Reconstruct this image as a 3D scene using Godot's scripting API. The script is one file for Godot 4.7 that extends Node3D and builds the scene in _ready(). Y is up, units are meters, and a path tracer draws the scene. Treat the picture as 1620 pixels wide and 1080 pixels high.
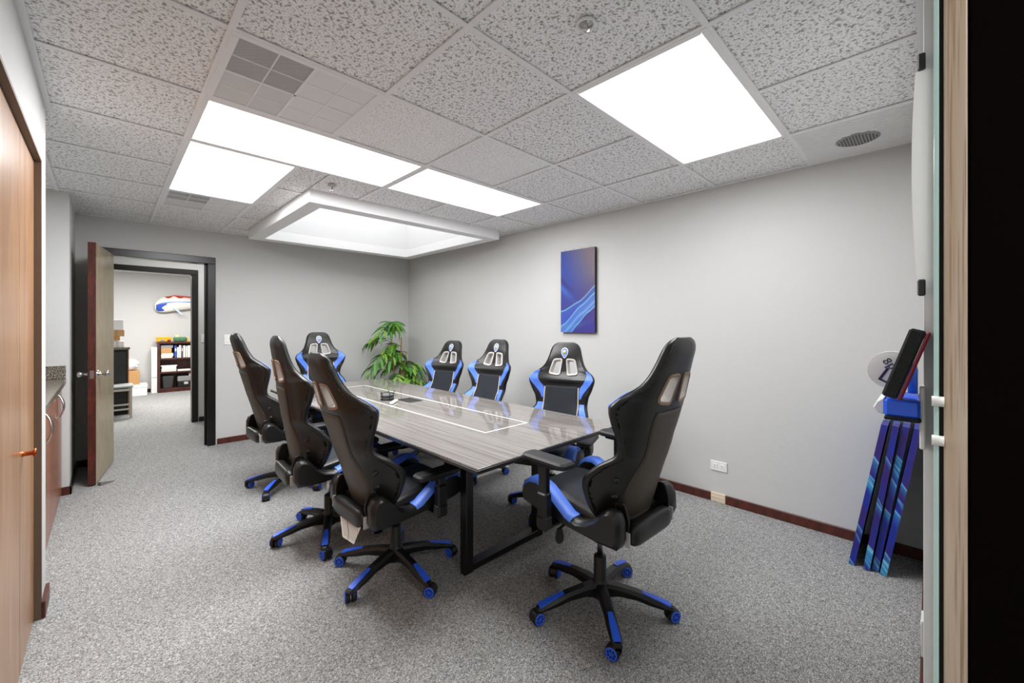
extends Node3D

# ---------------------------------------------------------------- measures (metres; camera stands above x=0, z=0)
const EYE := 1.365
const TOP := 2.445
const WALL_L := -0.22
const WALL_R := 3.38
const WALL_A := -5.76
const HALL_Z := -7.32
const OFFICE_Z := -11.3
const FOCAL := 650.5
const GX := [-0.287, 0.322, 0.932, 1.541, 2.151, 2.761, 3.37]
const GZ := [-0.012, -0.565, -1.174, -1.784, -2.393, -3.003, -3.613, -4.222, -4.832, -5.441, -5.76]
const SKY := [1.14, -5.42, 3.19, -3.45]

var M := {}
var rng := RandomNumberGenerator.new()

# ---------------------------------------------------------------- mesh helpers
func S() -> SurfaceTool:
	var st := SurfaceTool.new()
	st.begin(Mesh.PRIMITIVE_TRIANGLES)
	st.set_smooth_group(-1)
	return st

func tri(st: SurfaceTool, a: Vector3, b: Vector3, c: Vector3, out := Vector3.ZERO) -> void:
	if out != Vector3.ZERO and (b - a).cross(c - a).dot(out) > 0.0:
		st.add_vertex(a); st.add_vertex(c); st.add_vertex(b)
	else:
		st.add_vertex(a); st.add_vertex(b); st.add_vertex(c)

func quad(st: SurfaceTool, a: Vector3, b: Vector3, c: Vector3, d: Vector3, out := Vector3.ZERO) -> void:
	if out != Vector3.ZERO and (b - a).cross(c - a).dot(out) + (c - a).cross(d - a).dot(out) > 0.0:
		tri(st, a, c, b); tri(st, a, d, c)
	else:
		tri(st, a, b, c); tri(st, a, c, d)

func uvquad(st: SurfaceTool, p: Array, uv: Array, out: Vector3) -> void:
	var order := [0, 1, 2, 0, 2, 3]
	if (p[1] - p[0]).cross(p[2] - p[0]).dot(out) > 0.0:
		order = [0, 2, 1, 0, 3, 2]
	for k in order:
		st.set_uv(uv[k]); st.add_vertex(p[k])

func done(st: SurfaceTool, m: Material) -> ArrayMesh:
	st.generate_normals()
	var r := st.commit()
	r.surface_set_material(0, m)
	return r

func cbox(st: SurfaceTool, c: Vector3, size: Vector3, bev := 0.0, xf := Transform3D.IDENTITY) -> void:
	var h := size * 0.5
	bev = minf(bev, minf(h.x, minf(h.y, h.z)) * 0.98)
	var P := func(s: Vector3, ax: int) -> Vector3:
		var v := Vector3(s.x * (h.x - bev), s.y * (h.y - bev), s.z * (h.z - bev))
		v[ax] = s[ax] * h[ax]
		return xf * (c + v)
	for ax in 3:
		var u := (ax + 1) % 3
		var w := (ax + 2) % 3
		for sg in [-1.0, 1.0]:
			var q := []
			for t in [[-1.0, -1.0], [1.0, -1.0], [1.0, 1.0], [-1.0, 1.0]]:
				var s := Vector3.ZERO
				s[ax] = sg; s[u] = t[0]; s[w] = t[1]
				q.append(P.call(s, ax))
			var o := Vector3.ZERO
			o[ax] = sg
			quad(st, q[0], q[1], q[2], q[3], xf.basis * o)
	if bev <= 0.0:
		return
	for ax in 3:
		var u := (ax + 1) % 3
		var w := (ax + 2) % 3
		for su in [-1.0, 1.0]:
			for sw in [-1.0, 1.0]:
				var s0 := Vector3.ZERO
				s0[ax] = -1.0; s0[u] = su; s0[w] = sw
				var s1 := s0
				s1[ax] = 1.0
				var o := s0 + s1
				quad(st, P.call(s0, u), P.call(s1, u), P.call(s1, w), P.call(s0, w), xf.basis * o)
	for sx in [-1.0, 1.0]:
		for sy in [-1.0, 1.0]:
			for sz in [-1.0, 1.0]:
				var s := Vector3(sx, sy, sz)
				tri(st, P.call(s, 0), P.call(s, 1), P.call(s, 2), xf.basis * s)

func lathe(st: SurfaceTool, prof: Array, n := 20, xf := Transform3D.IDENTITY, smooth := true) -> void:
	st.set_smooth_group(0 if smooth else -1)
	for k in n:
		var a0 := TAU * k / n
		var a1 := TAU * (k + 1) / n
		for i in prof.size() - 1:
			var p: Vector2 = prof[i]
			var q: Vector2 = prof[i + 1]
			var A := xf * Vector3(p.x * cos(a0), p.y, p.x * sin(a0))
			var B := xf * Vector3(p.x * cos(a1), p.y, p.x * sin(a1))
			var C := xf * Vector3(q.x * cos(a1), q.y, q.x * sin(a1))
			var D := xf * Vector3(q.x * cos(a0), q.y, q.x * sin(a0))
			if p.x > 1e-6:
				tri(st, A, C, B)
			if q.x > 1e-6:
				tri(st, A, D, C)
	st.set_smooth_group(-1)

func tube(st: SurfaceTool, pts: Array, rad, n := 8, closed := false) -> void:
	st.set_smooth_group(0)
	var m := pts.size()
	var rings := []
	var up := Vector3.UP
	for i in m:
		var t: Vector3
		if closed:
			t = pts[(i + 1) % m] - pts[(i - 1 + m) % m]
		else:
			t = pts[mini(i + 1, m - 1)] - pts[maxi(i - 1, 0)]
		t = t.normalized()
		if absf(t.dot(up)) > 0.95:
			up = Vector3.RIGHT if absf(t.x) < 0.9 else Vector3.BACK
		var x := up.cross(t).normalized()
		var y := t.cross(x).normalized()
		up = y
		var r: float = rad[i] if rad is Array else rad
		var ring := []
		for k in n:
			var a := TAU * k / n
			ring.append(pts[i] + (x * cos(a) + y * sin(a)) * r)
		rings.append(ring)
	for i in (m if closed else m - 1):
		var A: Array = rings[i]
		var B: Array = rings[(i + 1) % m]
		for k in n:
			var k1 := (k + 1) % n
			var mid: Vector3 = (A[k] + B[k1]) * 0.5 - (pts[i] + pts[(i + 1) % m]) * 0.5
			quad(st, A[k], A[k1], B[k1], B[k], mid)
	st.set_smooth_group(-1)
	if not closed:
		for e in [0, m - 1]:
			for k in range(1, n - 1):
				tri(st, rings[e][0], rings[e][k], rings[e][k + 1])

# polygon in the xy plane of xf, extruded along z from -d/2 to d/2 with a chamfer
func prism(st: SurfaceTool, poly: Array, d: float, xf := Transform3D.IDENTITY, bev := 0.0, smooth := false) -> void:
	var pp := PackedVector2Array(poly)
	if Geometry2D.is_polygon_clockwise(pp):
		pp.reverse()
	var n := pp.size()
	var ins := PackedVector2Array()
	for i in n:
		var e0 := (pp[i] - pp[(i - 1 + n) % n]).normalized()
		var e1 := (pp[(i + 1) % n] - pp[i]).normalized()
		var nn := (Vector2(-e0.y, e0.x) + Vector2(-e1.y, e1.x)).normalized()
		var k := maxf(0.4, nn.dot(Vector2(-e0.y, e0.x)))
		ins.append(pp[i] + nn * bev / k)
	var idx := Geometry2D.triangulate_polygon(ins)
	var hz := d * 0.5
	for sg in [-1.0, 1.0]:
		for t in range(0, idx.size(), 3):
			var a := ins[idx[t]]
			var b := ins[idx[t + 1]]
			var c := ins[idx[t + 2]]
			tri(st, xf * Vector3(a.x, a.y, sg * hz), xf * Vector3(b.x, b.y, sg * hz), xf * Vector3(c.x, c.y, sg * hz), xf.basis * Vector3(0, 0, sg))
	if smooth:
		st.set_smooth_group(0)
	for i in n:
		var j := (i + 1) % n
		var e := pp[j] - pp[i]
		var o := xf.basis * Vector3(e.y, -e.x, 0)
		var rows := [[ins, -hz], [pp, -hz + bev], [pp, hz - bev], [ins, hz]] if bev > 0.0 else [[pp, -hz], [pp, hz]]
		for r in rows.size() - 1:
			var A: PackedVector2Array = rows[r][0]
			var B: PackedVector2Array = rows[r + 1][0]
			var za: float = rows[r][1]
			var zb: float = rows[r + 1][1]
			quad(st, xf * Vector3(A[i].x, A[i].y, za), xf * Vector3(A[j].x, A[j].y, za), xf * Vector3(B[j].x, B[j].y, zb), xf * Vector3(B[i].x, B[i].y, zb), o)
	st.set_smooth_group(-1)

# a grid over the function f(a, b) -> Vector3, a and b in 0..1
func grid(st: SurfaceTool, na: int, nb: int, f: Callable, flip := false, keep = null) -> void:
	st.set_smooth_group(0)
	var P := []
	for i in na + 1:
		var row := []
		for j in nb + 1:
			row.append(f.call(float(i) / na, float(j) / nb))
		P.append(row)
	for i in na:
		for j in nb:
			if keep != null and not keep.call((i + 0.5) / na, (j + 0.5) / nb):
				continue
			if flip:
				tri(st, P[i][j], P[i + 1][j + 1], P[i + 1][j]); tri(st, P[i][j], P[i][j + 1], P[i + 1][j + 1])
			else:
				tri(st, P[i][j], P[i + 1][j], P[i + 1][j + 1]); tri(st, P[i][j], P[i + 1][j + 1], P[i][j + 1])
	st.set_smooth_group(-1)

func rounded(poly: Array, r: float, n := 5) -> Array:
	var out := []
	var m := poly.size()
	for i in m:
		var p: Vector2 = poly[i]
		var a: Vector2 = (poly[(i - 1 + m) % m] - p)
		var b: Vector2 = (poly[(i + 1) % m] - p)
		var rr := minf(r, minf(a.length(), b.length()) * 0.45)
		var A := p + a.normalized() * rr
		var B := p + b.normalized() * rr
		for k in n + 1:
			var t := float(k) / n
			out.append(A.lerp(p, t).lerp(p.lerp(B, t), t))
	return out

# smooth curve through [[s, v], ...]
func curve(tab: Array, s: float) -> float:
	var n := tab.size()
	if s <= tab[0][0]:
		return tab[0][1]
	if s >= tab[n - 1][0]:
		return tab[n - 1][1]
	var i := 0
	while s > tab[i + 1][0]:
		i += 1
	var h: float = tab[i + 1][0] - tab[i][0]
	var d: float = (tab[i + 1][1] - tab[i][1]) / h
	var m0 := d
	var m1 := d
	if i > 0:
		var dp: float = (tab[i][1] - tab[i - 1][1]) / (tab[i][0] - tab[i - 1][0])
		m0 = 0.0 if dp * d <= 0.0 else 2.0 * dp * d / (dp + d)
	if i < n - 2:
		var dn: float = (tab[i + 2][1] - tab[i + 1][1]) / (tab[i + 2][0] - tab[i + 1][0])
		m1 = 0.0 if dn * d <= 0.0 else 2.0 * dn * d / (dn + d)
	var t: float = (s - tab[i][0]) / h
	var t2 := t * t
	var t3 := t2 * t
	return (2 * t3 - 3 * t2 + 1) * tab[i][1] + (t3 - 2 * t2 + t) * h * m0 + (-2 * t3 + 3 * t2) * tab[i + 1][1] + (t3 - t2) * h * m1

# ---------------------------------------------------------------- scene helpers
var taken := {}
func numbered(called: String) -> String:
	taken[called] = taken.get(called, 0) + 1
	return called if taken[called] == 1 else "%s_%03d" % [called, taken[called] - 1]

func tag(o: Node, label: String, category: String, group := "") -> void:
	o.set_meta("label", label)
	o.set_meta("category", category)
	if group:
		o.set_meta("group", group)

func thing(called: String, at: Vector3, label: String, category: String, group := "", turn := 0.0) -> Node3D:
	var o := Node3D.new()
	o.name = numbered(called)
	add_child(o)
	o.position = at
	o.rotation.y = turn
	tag(o, label, category, group)
	return o

func part(called: String, mesh: Mesh, parent: Node, at := Vector3.ZERO) -> MeshInstance3D:
	var o := MeshInstance3D.new()
	o.name = called
	o.mesh = mesh
	o.position = at
	parent.add_child(o, true)
	return o

func solo(called: String, mesh: Mesh, at: Vector3, label: String, category: String, group := "") -> MeshInstance3D:
	var o := MeshInstance3D.new()
	o.name = numbered(called)
	o.mesh = mesh
	o.position = at
	add_child(o)
	tag(o, label, category, group)
	return o

func struct(called: String, mesh: Mesh = null, at := Vector3.ZERO) -> Node3D:
	var o: Node3D
	if mesh:
		o = MeshInstance3D.new()
		o.mesh = mesh
	else:
		o = Node3D.new()
	o.name = numbered(called)
	o.position = at
	add_child(o)
	o.set_meta("kind", "structure")
	return o

func bmesh(c: Vector3, size: Vector3, bev: float, m: Material) -> ArrayMesh:
	var st := S()
	cbox(st, c, size, bev)
	return done(st, m)

# box from its corners
func span(a: Vector3, b: Vector3, bev: float, m: Material) -> ArrayMesh:
	return bmesh((a + b) * 0.5, (b - a).abs(), bev, m)

# ---------------------------------------------------------------- materials
func mat(c: Color, rough := 0.6, metal := 0.0) -> StandardMaterial3D:
	var m := StandardMaterial3D.new()
	m.albedo_color = c
	m.roughness = rough
	m.metallic = metal
	return m

func tri_tex(m: StandardMaterial3D, t: Texture2D, per_metre: Vector3, world := true) -> StandardMaterial3D:
	m.albedo_texture = t
	m.uv1_triplanar = true
	m.uv1_world_triplanar = world
	m.uv1_triplanar_sharpness = 8.0
	m.uv1_scale = per_metre
	return m

func noise(kind: int, freq: float, sd: int, oct := 3) -> FastNoiseLite:
	var n := FastNoiseLite.new()
	n.noise_type = kind
	n.frequency = freq
	n.seed = sd
	n.fractal_octaves = oct
	return n

func tex(w: int, h: int, f: Callable) -> ImageTexture:
	var im := Image.create(w, h, false, Image.FORMAT_RGB8)
	for y in h:
		for x in w:
			im.set_pixel(x, y, f.call(x, y))
	return ImageTexture.create_from_image(im)

# a seamless pattern of bytes, 0..255
func bytes(kind: int, freq: float, sd: int, side: int, oct := 3) -> PackedByteArray:
	var im := noise(kind, freq, sd, oct).get_seamless_image(side, side)
	im.convert(Image.FORMAT_L8)
	return im.get_data()

func plain_bytes(kind: int, freq: float, sd: int, side: int, oct := 3) -> PackedByteArray:
	var im := noise(kind, freq, sd, oct).get_image(side, side)
	im.convert(Image.FORMAT_L8)
	return im.get_data()

func from_bytes(side: int, f: Callable) -> ImageTexture:
	var d := PackedByteArray()
	d.resize(side * side)
	for i in side * side:
		d[i] = clampi(int(f.call(i)), 0, 255)
	return ImageTexture.create_from_image(Image.create_from_data(side, side, false, Image.FORMAT_L8, d))

func wood_tex(a: Color, b: Color, dark: Color, sd: int, side := 256) -> ImageTexture:
	var n1 := noise(FastNoiseLite.TYPE_SIMPLEX, 1.0, sd, 3)
	var n2 := noise(FastNoiseLite.TYPE_SIMPLEX, 1.0, sd + 7, 2)
	return tex(side, side, func(x, y):
		var an: float = TAU * y / side
		var g: float = n1.get_noise_3d(x * 0.035, cos(an) * 0.35, sin(an) * 0.35)
		var f: float = n2.get_noise_3d(x * 0.33, cos(an) * 0.7, sin(an) * 0.7)
		var c := a.lerp(b, clampf(0.5 + g * 0.9, 0, 1))
		return c.lerp(dark, clampf(f * 1.4 - 0.2, 0, 0.7)))

func make_materials() -> void:
	# carpet: short loops of several greys
	var hr := RandomNumberGenerator.new()
	hr.seed = 3
	var loops := PackedByteArray()
	var lumps := PackedByteArray()
	loops.resize(256 * 256)
	lumps.resize(64 * 64)
	for i in 65536: loops[i] = int(255.0 * pow(hr.randf(), 0.75))
	for i in 4096: lumps[i] = hr.randi() % 256
	var carpet := from_bytes(1024, func(i):
		var x: int = i % 1024
		var y: int = i / 1024
		var ry: int = y / 4
		var cx: int = (x + (ry * 37) % 8) % 1024
		var k: int = loops[((cx / 8) * 2 + ry * 256) % 65536]
		var k2: int = loops[((cx / 4) + ry * 256 + 128) % 65536]
		var l: int = lumps[(x / 16) + (y / 16) * 64]
		var rim: float = 14.0 if (y % 4 == 0 or cx % 8 == 0) else 0.0
		return 158.0 + (k - 140.0) * 0.42 + (k2 - 140.0) * 0.34 + (l - 128.0) * 0.1 - rim)
	var carpet_h := from_bytes(1024, func(i):
		var x: int = i % 1024
		var y: int = i / 1024
		var ry: int = y / 4
		var cx: int = (x + (ry * 37) % 8) % 1024
		return (loops[((cx / 8) * 2 + ry * 256) % 65536] * 0.5 + 110.0) * (0.6 if (y % 4 == 0 or cx % 8 == 0) else 1.0))
	M.carpet = tri_tex(mat(Color(1, 0.995, 0.985), 0.95), carpet, Vector3(1.7, 1.7, 1.7))
	M.carpet.heightmap_enabled = true
	M.carpet.heightmap_texture = carpet_h
	M.carpet.heightmap_scale = 0.4
	# mineral fibre ceiling tiles: wormy fissures, the shade of their depth darkened into the albedo
	var f1 := plain_bytes(FastNoiseLite.TYPE_SIMPLEX, 0.075, 11, 1024, 2)
	var f2 := plain_bytes(FastNoiseLite.TYPE_SIMPLEX, 0.17, 12, 1024, 2)
	var pit := func(a: float, lo: float, hi: float) -> float: return smoothstep(lo, hi, a)
	for v in 2:
		var coarse: bool = v == 0
		var hgt := from_bytes(1024, func(i):
			var a: float = f1[i]
			var b: float = f2[i]
			var s: float = maxf(pit.call(a, 188.0, 204.0) * (0.9 if coarse else 0.0), pit.call(b, 184.0, 204.0) * (0.7 if coarse else 0.8))
			return 235.0 - 190.0 * s + (f2[(i * 3) % 1048576] - 128.0) * 0.1)
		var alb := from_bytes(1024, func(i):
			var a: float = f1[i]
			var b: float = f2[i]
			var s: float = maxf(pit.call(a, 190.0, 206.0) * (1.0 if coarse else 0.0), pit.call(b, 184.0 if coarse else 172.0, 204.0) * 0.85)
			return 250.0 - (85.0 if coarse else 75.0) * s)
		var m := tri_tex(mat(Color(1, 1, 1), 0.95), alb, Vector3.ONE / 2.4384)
		m.uv1_offset = Vector3(-GX[1], 0, -GZ[3]) / 2.4384
		m.heightmap_enabled = true
		m.heightmap_texture = hgt
		m.heightmap_scale = 0.3 if coarse else 0.2
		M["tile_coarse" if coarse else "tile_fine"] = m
	var wall_n := bytes(FastNoiseLite.TYPE_SIMPLEX, 0.09, 21, 512, 3)
	var wall_h := from_bytes(512, func(i): return wall_n[i])
	M.wall = mat(Color(0.783, 0.781, 0.772), 0.75)
	M.wall.heightmap_enabled = true
	M.wall.heightmap_texture = wall_h
	M.wall.heightmap_scale = 0.05
	M.wall.uv1_triplanar = true
	M.wall.uv1_world_triplanar = true
	M.wall.uv1_scale = Vector3(2.2, 2.2, 2.2)
	M.plaster = M.wall.duplicate()
	M.plaster.albedo_color = Color(0.9, 0.9, 0.9)
	M.plaster.heightmap_scale = 0.15
	M.white = mat(Color(0.94, 0.94, 0.94), 0.5)
	M.tee = mat(Color(0.94, 0.94, 0.94), 0.45)
	M.paper = mat(Color(0.93, 0.93, 0.92), 0.8)
	M.plastic_white = mat(Color(0.92, 0.92, 0.9), 0.35)
	M.black = mat(Color(0.05, 0.05, 0.052), 0.42)
	M.black_matte = mat(Color(0.035, 0.035, 0.035), 0.8)
	M.black_metal = mat(Color(0.045, 0.045, 0.048), 0.32)
	M.closet_trim = mat(Color(0.43, 0.36, 0.3), 0.5)
	M.button = mat(Color(0.13, 0.13, 0.13), 0.16)
	M.chrome = mat(Color(0.82, 0.82, 0.82), 0.18, 1.0)
	M.nickel = mat(Color(0.72, 0.7, 0.68), 0.32, 1.0)
	M.copper = mat(Color(0.72, 0.36, 0.2), 0.35, 1.0)
	# upholstery
	var l1 := bytes(FastNoiseLite.TYPE_CELLULAR, 0.09, 31, 512, 1)
	var leather_h := from_bytes(512, func(i): return l1[i])
	M.leather = mat(Color(0.105, 0.103, 0.1), 0.34)
	M.leather.heightmap_enabled = true
	M.leather.heightmap_texture = leather_h
	M.leather.heightmap_scale = 0.03
	M.leather.uv1_triplanar = true
	M.leather.uv1_scale = Vector3(6, 6, 6)
	M.back_leather = M.leather.duplicate()
	M.back_leather.albedo_color = Color(0.28, 0.245, 0.195)
	M.back_leather.roughness = 0.45
	M.blue = M.leather.duplicate()
	M.blue.albedo_color = Color(0.33, 0.5, 0.9)
	M.blue.roughness = 0.45
	M.insert = mat(Color(0.115, 0.13, 0.155), 0.85)
	M.blue_plastic = mat(Color(0.19, 0.4, 0.95), 0.35)
	M.wheel = mat(Color(0.035, 0.035, 0.037), 0.5)
	M.rim_grey = mat(Color(0.74, 0.72, 0.7), 0.45)
	M.rim_back = mat(Color(0.62, 0.5, 0.42), 0.5)
	M.piping = mat(Color(0.74, 0.72, 0.69), 0.6)
	M.yellow = mat(Color(0.9, 0.75, 0.2), 0.5)
	M.pad = mat(Color(0.1, 0.1, 0.1), 0.55)
	# dark stained trim and doors
	M.mahogany = tri_tex(mat(Color(1, 1, 1), 0.4), wood_tex(Color(0.38, 0.165, 0.12), Color(0.27, 0.115, 0.085), Color(0.15, 0.07, 0.055), 41), Vector3(2.0, 2.0, 2.0))
	M.ebony = tri_tex(mat(Color(1, 1, 1), 0.3), wood_tex(Color(0.075, 0.055, 0.048), Color(0.045, 0.035, 0.03), Color(0.025, 0.02, 0.018), 43), Vector3(1.5, 1.5, 1.5))
	M.door_wood = tri_tex(mat(Color(1, 1, 1), 0.3), wood_tex(Color(0.68, 0.62, 0.49), Color(0.58, 0.52, 0.4), Color(0.33, 0.27, 0.19), 47), Vector3(2.5, 1.2, 2.5))
	M.closet_wood = tri_tex(mat(Color(1, 1, 1), 0.28), wood_tex(Color(0.68, 0.52, 0.38), Color(0.6, 0.44, 0.31), Color(0.46, 0.31, 0.21), 53), Vector3(1.1, 0.45, 1.1))
	M.cabinet_wood = tri_tex(mat(Color(1, 1, 1), 0.25), wood_tex(Color(0.62, 0.38, 0.25), Color(0.52, 0.3, 0.19), Color(0.36, 0.19, 0.12), 59), Vector3(1.6, 0.6, 1.6))
	M.jamb_wood = tri_tex(mat(Color(1, 1, 1), 0.35), wood_tex(Color(0.82, 0.75, 0.68), Color(0.75, 0.66, 0.56), Color(0.55, 0.42, 0.32), 61), Vector3(3.0, 0.6, 3.0))
	M.shelf_wood = tri_tex(mat(Color(1, 1, 1), 0.45), wood_tex(Color(0.36, 0.17, 0.12), Color(0.28, 0.12, 0.09), Color(0.18, 0.08, 0.06), 67), Vector3(1.6, 1.6, 1.6))
	# table laminate: thin grey-brown streaks running the length of the top
	var t1 := noise(FastNoiseLite.TYPE_SIMPLEX, 1.0, 71, 3)
	var t2 := noise(FastNoiseLite.TYPE_SIMPLEX, 1.0, 72, 2)
	var lam := tex(512, 512, func(x, y):
		var an: float = TAU * y / 512.0
		var k: float = t1.get_noise_3d(x * 0.16, cos(an) * 0.16, sin(an) * 0.16) * 0.5 + t2.get_noise_3d(x * 0.7, cos(an) * 0.4, sin(an) * 0.4) * 0.55
		return Color(0.61, 0.59, 0.57).lerp(Color(0.37, 0.35, 0.335), clampf(0.5 + k * 1.3, 0, 1)))
	M.laminate = tri_tex(mat(Color(1, 1, 1), 0.06), lam, Vector3(1.9, 1.9, 0.5))
	M.laminate.metallic_specular = 0.6
	M.table_edge = mat(Color(0.16, 0.145, 0.14), 0.2)
	M.inlay = mat(Color(0.93, 0.93, 0.91), 0.25)
	# granite
	var g1 := bytes(FastNoiseLite.TYPE_CELLULAR, 0.07, 81, 256, 2)
	var g2 := bytes(FastNoiseLite.TYPE_SIMPLEX, 0.1, 82, 256, 3)
	var gran := tex(256, 256, func(x, y):
		var a: float = g1[y * 256 + x] / 255.0
		var b: float = g2[y * 256 + x] / 255.0
		return Color(0.2, 0.185, 0.17).lerp(Color(0.72, 0.67, 0.6), clampf(b * 1.8 - 0.5 + (a - 0.5) * 0.6, 0, 1)))
	M.granite = tri_tex(mat(Color(1, 1, 1), 0.18), gran, Vector3(4, 4, 4))
	M.cardboard = mat(Color(0.76, 0.58, 0.38), 0.85)
	M.leaf_a = mat(Color(0.26, 0.49, 0.14), 0.4)
	M.leaf_b = mat(Color(0.46, 0.63, 0.22), 0.4)
	M.leaf_c = mat(Color(0.14, 0.31, 0.13), 0.4)
	for k in ["leaf_a", "leaf_b", "leaf_c"]:
		M[k].backlight_enabled = true
		M[k].backlight = M[k].albedo_color * 0.35
	M.bamboo = mat(Color(0.72, 0.55, 0.3), 0.5)
	M.diffuser = mat(Color(0.95, 0.95, 0.95), 0.5)
	M.diffuser.emission_enabled = true
	M.diffuser.emission = Color(1, 1, 1)
	M.diffuser.emission_energy_multiplier = 1.1
	M.glass = mat(Color(0.86, 0.96, 0.94, 0.12), 0.03)
	M.glass.transparency = BaseMaterial3D.TRANSPARENCY_ALPHA
	M.glass_edge = mat(Color(0.76, 0.88, 0.86), 0.12)

# ---------------------------------------------------------------- camera, light, exposure
func _ready() -> void:
	rng.seed = 7
	var cam := Camera3D.new()
	cam.name = "camera"
	add_child(cam)
	cam.projection = Camera3D.PROJECTION_FRUSTUM
	cam.near = 0.05
	cam.far = 60.0
	cam.size = 1080.0 / FOCAL * cam.near
	cam.frustum_offset = Vector2(0, -24.7 / FOCAL * cam.near)
	cam.position = Vector3(0, EYE, 0)
	cam.rotation_degrees = Vector3(0, -44.54, 0)
	cam.current = true
	var env := Environment.new()
	env.background_mode = Environment.BG_COLOR
	env.background_color = Color(0.02, 0.02, 0.02)
	env.tonemap_mode = Environment.TONE_MAPPER_LINEAR
	env.tonemap_exposure = 1.12
	env.sdfgi_enabled = true
	env.ssao_enabled = true
	env.ssil_enabled = true
	var we := WorldEnvironment.new()
	we.name = "world"
	we.environment = env
	add_child(we)

	make_materials()
	build_shell()
	build_ceiling()
	build_doorways()
	build_left_side()
	build_right_side()
	build_office()
	build_table()
	build_chairs()
	build_plant()
	build_wall_things()

func area(at: Vector3, sx: float, sz: float, energy: float, c := Color(1, 1, 1)) -> AreaLight3D:
	var l := AreaLight3D.new()
	l.area_size = Vector2(sx, sz)
	l.area_normalize_energy = false
	l.light_energy = energy
	l.light_color = c
	l.shadow_enabled = true
	l.area_range = 20.0
	l.position = at
	l.rotation_degrees = Vector3(-90, 0, 0)
	return l

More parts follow.
